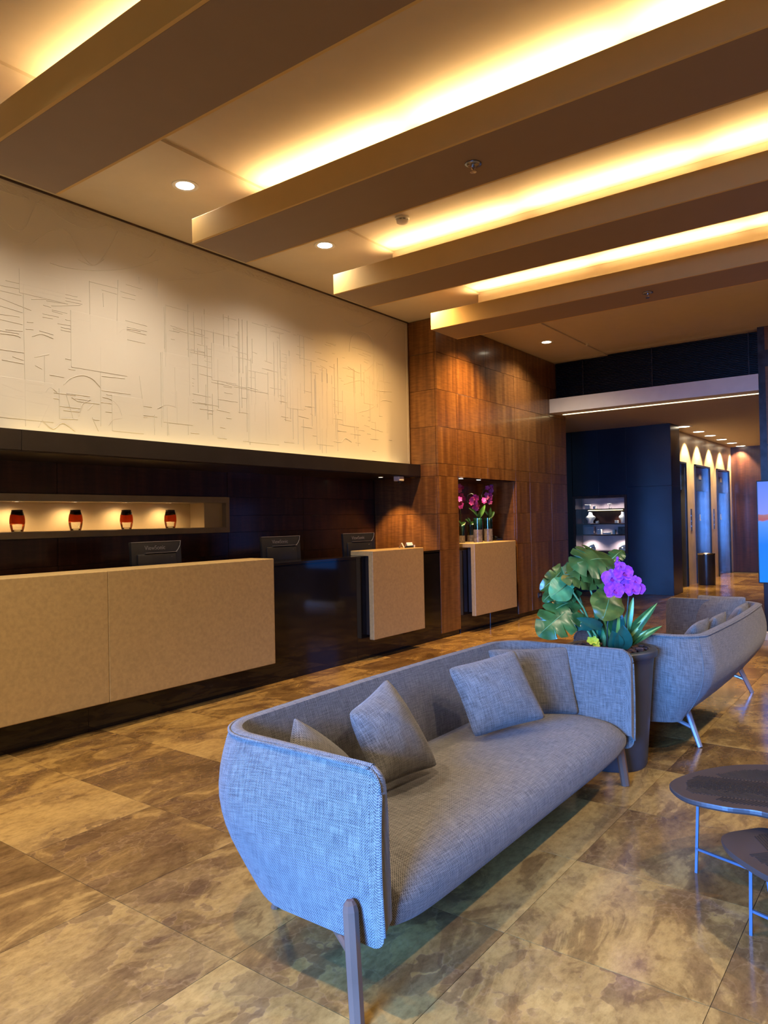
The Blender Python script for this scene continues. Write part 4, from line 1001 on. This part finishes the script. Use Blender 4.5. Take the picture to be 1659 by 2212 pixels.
# ------------------------------------------------------------------ coffee tables
def table(label, z, outline, leg_pts, ring, loc):
    t_ = thing('coffee_table', label, 'coffee table', loc, 'low pebble-shaped tables')
    # smooth closed outline
    n = len(outline); pts = []
    for i in range(n):
        a, b_, c_, d_ = [Vector((*outline[(i+k-1) % n], 0)) for k in range(4)]
        for s_ in range(8):
            u = s_/8; pts.append(0.5*((2*b_)+(c_-a)*u+(2*a-5*b_+4*c_-d_)*u*u+(3*b_-a-3*c_+d_)*u**3))
    cen = sum(pts, Vector())/len(pts); mb = MB(); m = len(pts)
    rings = [(1.0, -.016), (1.0, -.005), (.994, 0), (.0, 0)]
    vs = []
    for s_, dz in [(0.985, -.022), (1.0, -.015), (1.0, -.004), (.993, 0)]:
        vs += [cen+(p-cen)*s_+Vector((0, 0, z+dz)) for p in pts]
    fs = [(r*m+i, r*m+(i+1) % m, (r+1)*m+(i+1) % m, (r+1)*m+i) for r in range(3) for i in range(m)]
    fs.append(tuple(range(3*m, 4*m))); fs.append(tuple(range(m-1, -1, -1)))
    top = part('table_top', MB().add(vs, fs), MT['table'], t_)
    for (a, b_) in leg_pts: part('leg', MB().tube([a, b_], .0075, 4, flat=True), MT['tableleg'], t_)
    for (a, b_) in ring: part('brace', MB().tube([a, b_], .0065, 4, flat=True), MT['tableleg'], t_)
    return t_, top, cen, pts
Z1, Z2 = .372, .295
# outlines in metres, from visible edge points on the table planes
def e1(x, y, Z): q = onZ(x, y, Z); return (q.x, q.y)
o1 = [e1(1446, 1692, Z1), e1(1478, 1722, Z1), e1(1560, 1742, Z1), e1(1659, 1757, Z1), (2.93, .30), (3.02, .02), (3.32, -.09), (3.63, .08), (3.74, .38), e1(1640, 1651, Z1), e1(1560, 1655, Z1), e1(1490, 1670, Z1)]
t1, top1, cen1, pts1 = table('larger dark pebble-shaped coffee table with engraved leaf veins', Z1, o1,
    [((3.235, .80, Z1-.02), (3.22, .812, 0)), ((3.06, .22, Z1-.02), (3.03, .20, 0)), ((3.52, .10, Z1-.02), (3.55, .08, 0)), ((3.60, .52, Z1-.02), (3.62, .53, 0))],
    [((3.222, .81, .10), (3.03, .20, .10)), ((3.03, .20, .10), (3.55, .08, .10)), ((3.55, .08, .10), (3.62, .53, .10))], (3.3, .4, 0))
o2 = [e1(1558, 1812, Z2), e1(1580, 1842, Z2), e1(1659, 1893, Z2), (2.63, .30), (2.66, .12), (2.80, -.02), (2.93, .06), (2.97, .26), (3.01, .42), e1(1659, 1789, Z2), e1(1600, 1793, Z2), e1(1568, 1800, Z2)]
t2, top2, cen2, pts2 = table('smaller lower dark pebble-shaped table tucked against the larger one', Z2, o2,
    [((2.83, .53, Z2-.02), (2.851, .539, 0)), ((2.90, .50, Z2-.02), (2.93, .47, 0)), ((2.72, .14, Z2-.02), (2.70, .12, 0)), ((2.88, .12, Z2-.02), (2.90, .10, 0))],
    [((2.848, .537, .09), (2.70, .12, .09)), ((2.70, .12, .09), (2.90, .10, .09))], (2.85, .3, 0))
def veins(top, parent_t, cen, pts, Z, d, spacing, rng, side):
    mb = MB(); d = Vector((d[0], d[1], 0)).normalized(); s_ = Vector((-d.y, d.x, 0))
    def inside(p):
        c = False; n = len(pts)
        for i in range(n):
            a = pts[i]; b_ = pts[i-1]
            if (a.y > p.y) != (b_.y > p.y) and p.x < (b_.x-a.x)*(p.y-a.y)/(b_.y-a.y)+a.x: c = not c
        return c
    rr_ = random.Random(5)
    k = rng[0]
    while k < rng[1]:
        for sg in (1, -1):
            o_ = cen+s_*side+d*k; dirv = (d*.75+s_*sg).normalized()
            l_ = 0; mx = .20+rr_.uniform(-.02, .02)
            while l_ < mx and inside(cen+(o_+dirv*(l_+.04)-cen)*1.12): l_ += .01
            if l_ > .04 and inside(o_):
                a = o_+dirv*.006; b_ = o_+dirv*l_; w = Vector((-dirv.y, dirv.x, 0))*.0034
                h = Vector((0, 0, Z+.0022)); z0 = Vector((0, 0, Z-.001))
                mb.add([a-w+z0, b_-w+z0, b_+w+z0, a+w+z0, a-w*.4+h, b_-w*.4+h, b_+w*.4+h, a+w*.4+h], [(0, 1, 5, 4), (1, 2, 6, 5), (2, 3, 7, 6), (3, 0, 4, 7), (4, 5, 6, 7)])
        k += spacing
    o = part('engraved_veins', mb, MT['tabledk'], top); o['kind'] = 'stuff'
veins(top1, t1, cen1, pts1, Z1, (-.25, .95), .0135, (-.45, .5), .10)
veins(top1, t1, cen1, pts1, Z1, (-.25, .95), .0135, (-.45, .5), -.13)
veins(top2, t2, cen2, pts2, Z2, (.1, 1), .013, (-.32, .10), 0)

# ------------------------------------------------------------------ right side: louvre, fascia, pillar wall, screen
lv = thing('louvre_grille', 'wide black louvre grille above the white bulkhead', 'louvre', (11.43, 3.4, 3.44))
part('backing', MB().box((11.47, 1.84, 3.432), (11.5, YW-.002, ZC2)), MT['louvre'], lv)
nsl = 26
for k in range(nsl):
    z = 3.44+(ZC2-3.45)*k/(nsl-1); part('slat', MB().add([(11.43, 1.87, z-.008), (11.47, 1.87, z+.008), (11.47, YW-.005, z+.008), (11.43, YW-.005, z-.008), (11.43, 1.87, z-.005), (11.47, 1.87, z+.011), (11.47, YW-.005, z+.011), (11.43, YW-.005, z-.005)], [(0, 3, 2, 1), (4, 5, 6, 7), (0, 1, 5, 4), (1, 2, 6, 5), (2, 3, 7, 6), (3, 0, 4, 7)]), MT['louvre'], lv)
for y in (4.45, 3.35, 2.0):
    part('rib', MB().box((11.428, y-.008, 3.43), (11.44, y+.008, ZC2-.001)), MT['louvre'], lv)
bk = thing('bulkhead', 'white bulkhead beam with a glittering light strip over the lift lobby entrance', 'bulkhead', (11.17, 3.4, ZL-.01))
part('fascia', MB().bbox((11.165, 1.84, ZL-.008), (11.19, YW-.002, 3.43), .002), MT['white'], bk)
part('soffit', MB().box((11.19, 1.84, ZL-.008), (11.465, YW-.002, ZL)), MT['white'], bk)
part('top_board', MB().box((11.19, 1.84, 3.40), (11.42, YW-.002, 3.43)), MT['white'], bk)
part('light_strip', MB().box((11.47, 1.86, ZL-.012), (11.50, YW-.10, ZL-.002)), MT['led'], bk)
bd = MB()
for k in range(150):
    y = 1.88+k*.0195; bd.lathe([(.001, -.008), (.007, 0), (.001, .008)], (11.46, y, ZL-.014), 6, caps=False)
o = part('glass_beads', bd, MT['led'], bk); o['kind'] = 'stuff'
# pillar wall on the right
pw = struct('wall_pillar', MB().box((11.20, YMIN, 0), (11.50, 1.845, ZC2)), MT['frame'])
for (z0, z1) in ((3.75, 4.07), (2.45, 3.52), (1.1, 2.43), (.1, 1.08)):
    part('panel', MB().bbox((11.185, .62, z0), (11.20, 1.755, z1), .002), MT['wood'], pw)
# digital screen kiosk
def scrmat():
    m, t, b = nt('screen_picture'); g_ = N(t, 'ShaderNodeNewGeometry'); sp = N(t, 'ShaderNodeSeparateXYZ'); L(t, g_.outputs['Position'], sp.inputs[0])
    mr = N(t, 'ShaderNodeMapRange'); mr.inputs[1].default_value = .68; mr.inputs[2].default_value = 1.88; L(t, sp.outputs[2], mr.inputs[0])
    nz = N(t, 'ShaderNodeTexNoise'); nz.inputs['Scale'].default_value = 9; L(t, g_.outputs['Position'], nz.inputs['Vector'])
    ma = N(t, 'ShaderNodeMath', operation='MULTIPLY_ADD'); ma.inputs[1].default_value = .05; L(t, nz.outputs['Fac'], ma.inputs[0]); L(t, mr.outputs[0], ma.inputs[2])
    r = ramp(t, [(0.0, (0.0, .26, 1.0)), (.40, (.0, .20, 1.0)), (.62, (.10, .30, 1.0)), (.64, (.45, .09, .05)), (.69, (.40, .16, .12)), (.70, (.24, .30, .95)), (1.0, (.13, .24, .95))])
    L(t, ma.outputs[0], r.inputs[0]); L(t, r.outputs[0], b.inputs['Emission Color']); b.inputs['Emission Strength'].default_value = 0.66
    b.inputs['Base Color'].default_value = (.02, .02, .03, 1); b.inputs['Roughness'].default_value = .2; return m
kx = 9.60; kk = thing('digital_screen', 'tall freestanding digital screen showing blue sea, at the right edge', 'screen', (kx, 1.28, 0))
sc_ = part('housing', MB().bbox((kx, .92, .665), (kx+.06, 1.635, 1.885), .004), MT['plastic'], kk)
part('display', MB().box((kx-.002, .93, .68), (kx, 1.622, 1.872)), scrmat(), sc_)
part('post', MB().bbox((kx+.03, 1.0, .06), (kx+.10, 1.585, .68), .004), MT['navy'], kk)
part('foot', MB().bbox((kx-.04, .92, 0), (kx+.20, 1.64, .095), .004), MT['whiteplastic'], kk)

# ------------------------------------------------------------------ lift lobby beyond
BX0 = 14.05
mb = MB(); CY0, CY1, CZ0, CZ1 = 4.70, 5.69, .82, 1.86
mb.box((BX0+.02, 3.83, 0), (14.66, CY0-.05, ZL)).box((BX0+.02, CY1+.05, 0), (14.66, 8.0, ZL)).box((BX0+.02, CY0-.05, 0), (14.66, CY1+.05, CZ0-.05)).box((BX0+.02, CY0-.05, CZ1+.05), (14.66, CY1+.05, ZL)).box((14.45, CY0-.05, CZ0-.05), (14.66, CY1+.05, CZ1+.05))
wl = struct('wall_lobby', mb, MT['navy'])
for (y0, y1, z0, z1) in ((3.815, CY0-.051, 0, 2.05), (3.815, CY0-.051, 2.05, ZL-.01), (CY0-.051, 5.2, CZ1+.051, ZL-.01), (5.2, CY1+.051, CZ1+.051, ZL-.01), (CY0-.051, CY1+.051, 0, CZ0-.051), (CY1+.051, 8.0, 0, ZL-.01)):
    part('panel', MB().bbox((BX0, y0+.003, z0+.003), (BX0+.021, y1-.003, z1-.003), .002), MT['navy'], wl)
for (z0, z1) in ((0, 2.05), (2.05, ZL-.01)):
    part('panel', MB().bbox((BX0+.003, 3.812, z0+.003), (14.66, 3.831, z1-.003), .002), MT['navy'], wl)
dc = thing('display_case', 'lit glass jewellery showcase set into the dark lobby wall', 'showcase', (BX0, 5.2, CZ0))
fm = MB()
for a, b_ in (((BX0-.01, CY0-.05, CZ0-.05), (14.45, CY0, CZ1+.05)), ((BX0-.01, CY1, CZ0-.05), (14.45, CY1+.05, CZ1+.05)), ((BX0-.01, CY0, CZ0-.05), (14.45, CY1, CZ0)), ((BX0-.01, CY0, CZ1), (14.45, CY1, CZ1+.05))): fm.box(a, b_)
part('frame', fm, MT['darkwood'], dc)
part('back', MB().box((14.43, CY0, CZ0), (14.449, CY1, CZ1)), MT['pinkcase'], dc)
part('opening_shade', MB().box((14.41, CY0+.01, 1.36), (14.429, CY1-.01, 1.625)), MT['darkwood'], dc)  # dark sheet put in for the unlit opening behind this shelf
for z in (1.63, 1.34, 1.12):
    part('shelf', MB().bbox((BX0+.03, CY0, z), (14.43, CY1, z+.018), .002), MT['darkwood'], dc)
part('light_strip', MB().box((BX0+.03, CY0+.05, 1.612), (BX0+.05, CY1-.25, 1.625)), MT['led'], dc)
part('glass_pane', MB().box((BX0+.004, CY0, CZ0), (BX0+.010, CY1, CZ1)), MT['clear'], dc)
for y, z, pw_ in ((5.45, 1.85, 2.2), (5.15, 1.85, 2.2), (4.88, 1.85, 2.2), (5.5, 1.10, 4.5), (4.85, 1.10, 4.5), (5.45, 1.60, 2.0), (4.85, 1.60, 2.0), (5.2, 1.33, 1.6)):
    spot('case_lamp', (14.22, y, z), (.2, 0, -1), pw_*3.2, (1, .82, .80), 120, .7, .02, dc)
def bust(y, z, label, w=.16, h=.22):
    mb = MB(); P = []
    for i in range(9):
        f = i/8; ww = [.055, .05, .055, .075, .10, .088, .045, .036, .034][i]*w/.16*1.1; P.append([Vector((14.26+.035*math.sin(a)*(1 if i < 7 else .8), y+ww*math.cos(a), z+h*f)) for a in [2*PI*k/16 for k in range(17)]])
    mb.grid(P); mb.f.append(tuple(range(16))); mb.f.append(tuple(8*17+k for k in range(16)))
    single('display_bust', mb, MT['velvet'], label, 'display bust', (14.26, y, z), True, 'jewellery display stands')
bust(5.46, 1.358, 'white necklace bust at the left of the showcase second shelf')
bust(4.80, 1.358, 'white necklace bust at the right of the showcase second shelf', .13)
def cone_stand(y, label):
    t_ = thing('necklace_stand', label, 'display stand', (14.22, y, CZ0), 'lit necklace cones')
    part('cone', MB().lathe([(.075, 0), (.085, .02), (.06, .10), (.03, .15), (.001, .16)], (14.22, y, CZ0), 24), MT['velvet'], t_, True)
    part('collar', MB().lathe([(.082, .045), (.088, .05), (.078, .062), (.072, .058), (.082, .045)], (14.22, y, CZ0), 24, caps=False), MT['chrome'], t_, True)
cone_stand(5.44, 'round white lit necklace stand at the bottom left of the showcase'); cone_stand(4.80, 'round white lit necklace stand at the bottom right of the showcase')
def smallbox(y, z, w, h, mat, label, name='ring_box'):
    single(name, MB().bbox((14.2, y-w/2, z), (14.27, y+w/2, z+h), .004), MT[mat], label, 'jewellery box', (14.23, y, z), False, 'small jewellery boxes')
smallbox(5.50, 1.648, .10, .09, 'velvet', 'white jewellery card at the left of the showcase top shelf', 'jewellery_card')
smallbox(5.36, 1.648, .05, .06, 'velvet', 'small white box left of centre on the showcase top shelf')
smallbox(5.31, 1.358, .05, .045, 'velvet', 'small white ring box beside the left necklace bust')
smallbox(4.92, 1.358, .06, .055, 'velvet', 'small cream box beside the right necklace bust')
smallbox(5.48, 1.138, .20, .16, 'pinkcase', 'grey earring board at the left of the third shelf', 'earring_board')
smallbox(5.27, 1.138, .08, .10, 'velvet', 'upright white box on the third shelf')
smallbox(5.12, 1.138, .16, .04, 'velvet', 'flat cream bracelet pad on the third shelf', 'bracelet_pad')
smallbox(4.98, 1.138, .05, .09, 'velvet', 'leaning white card on the third shelf', 'jewellery_card')
smallbox(4.80, 1.138, .18, .15, 'greystone', 'green-grey earring board at the right of the third shelf', 'earring_board')
t_ = thing('earring_stand', 'small white T-shaped earring stand on the showcase top shelf', 'display stand', (14.22, 5.05, 1.648))
part('post', MB().tube([(14.22, 5.05, 1.65), (14.22, 5.05, 1.74)], .008, 8), MT['velvet'], t_); part('bar', MB().tube([(14.22, 5.01, 1.74), (14.22, 5.09, 1.74)], .007, 8), MT['velvet'], t_); part('foot', MB().bbox((14.19, 5.01, 1.648), (14.25, 5.09, 1.656), .002), MT['velvet'], t_)
# lift wall
LY = 4.05; ops = [(14.66, 15.95), (16.72, 18.02), (18.78, 20.06)]; LZ = 2.56
mb = MB(); xs_ = [14.66]+[v for o_ in ops for v in o_]+[XMAX]
for i in range(1, len(xs_)-1, 1):
    if i % 2 == 0 and xs_[i+1] > xs_[i]: mb.box((xs_[i], LY, 0), (xs_[i+1], LY+.35, LZ))
mb.box((14.66, LY, LZ), (XMAX, LY+.35, ZL))
lw = struct('wall_lift', mb, MT['beigemarble'])
LT = text_mesh('L', .20, .002)
for k, (a, b_) in enumerate(ops):
    nm = ['nearest, mostly hidden by the dark wall corner', 'middle one, behind the waste bin', 'farthest, next to the end wall'][k]
    d_ = thing('lift_door', 'dark steel lift door in a brass frame, ' + nm, 'lift door', ((a+b_)/2, LY+.2, 0), 'lift doors')
    part('transom', MB().bbox((a+.002, LY+.06, 2.02), (b_-.002, LY+.10, LZ-.002), .002), MT['lifttop'], d_)
    for s_ in (0, 1):
        x0 = a+.05+s_*((b_-a-.10)/2); lf = part('door_leaf', MB().bbox((x0+.002, LY+.10, .005), (x0+(b_-a-.10)/2-.002, LY+.135, 2.02), .002), MT['liftdoor'], d_)
    part('lettering', MB().add([(v[0]+a+.83, LY+.098-v[2], v[1]+1.42) for v in LT.v], LT.f), MT['whiteplastic'], d_)
    jm = MB().box((a, LY+.0, 0), (a+.05, LY+.14, LZ)).box((b_-.05, LY+.0, 0), (b_, LY+.14, LZ)); part('jamb', jm, MT['steel'], d_)
    fr = MB().box((a-.03, LY-.025, 0), (a+.01, LY+.01, LZ+.03)).box((b_-.01, LY-.025, 0), (b_+.03, LY+.01, LZ+.03)).box((a-.03, LY-.025, LZ-.005), (b_+.03, LY+.01, LZ+.03)); part('frame', fr, MT['liftdoor'], d_)
    part('indicator', MB().bbox((a+.60, LY+.05, 2.28), (a+.80, LY+.06, 2.42), .003), MT['plasticlite'], d_)
for k, x in enumerate((16.35, 18.40)):
    t_ = thing('call_panel', 'narrow steel lift call panel on the marble wall, ' + ('nearer one' if k == 0 else 'farther one'), 'call panel', (x, LY, 1.2), 'lift call panels')
    part('plate', MB().bbox((x-.05, LY-.008, 1.15), (x+.05, LY, 1.62), .002), MT['steel'], t_)
    for z in (1.25, 1.36, 1.47): part('button', MB().bbox((x-.018, LY-.014, z-.018), (x+.018, LY-.008, z+.018), .002), MT['chrome'], t_)
struct('wall_end', MB().box((XMAX, YMIN, 0), (XMAX+.2, LY+.35, ZL)), MT['darkwood'])
for k, x in enumerate((14.836, 15.974, 16.972, 18.065, 19.169, 20.2)):
    t_ = downlight((x, 3.77, ZL), .13, 'round lift lobby downlight, %s along from the dark wall corner' % ['first', 'second', 'third', 'fourth', 'fifth', 'sixth'][k], 0, 'lampw', 'lift lobby downlights')
    spot('lamp', (x, 3.80, ZL-.03), (0 if k < 5 else .3, .10, -1), 190, WARM2, 92, .35, .05, t_)
t_ = thing('waste_bin', 'black cylindrical waste bin with chrome rim beside the middle lift', 'bin', (16.5, 3.80, 0))
part('body', MB().lathe([(.165, 0), (.17, .02), (.17, .64)], (16.5, 3.80, 0), 32), MT['plastic'], t_, 'auto')
part('rim', MB().lathe([(.172, .64), (.174, .655), (.172, .67), (.150, .67), (.145, .62)], (16.5, 3.80, 0), 32, caps=False), MT['chrome'], t_, True)
struct('wall_corridor', MB().box((11.7, 7.9, 0), (14.7, 8.1, ZL)), MT['navy'])
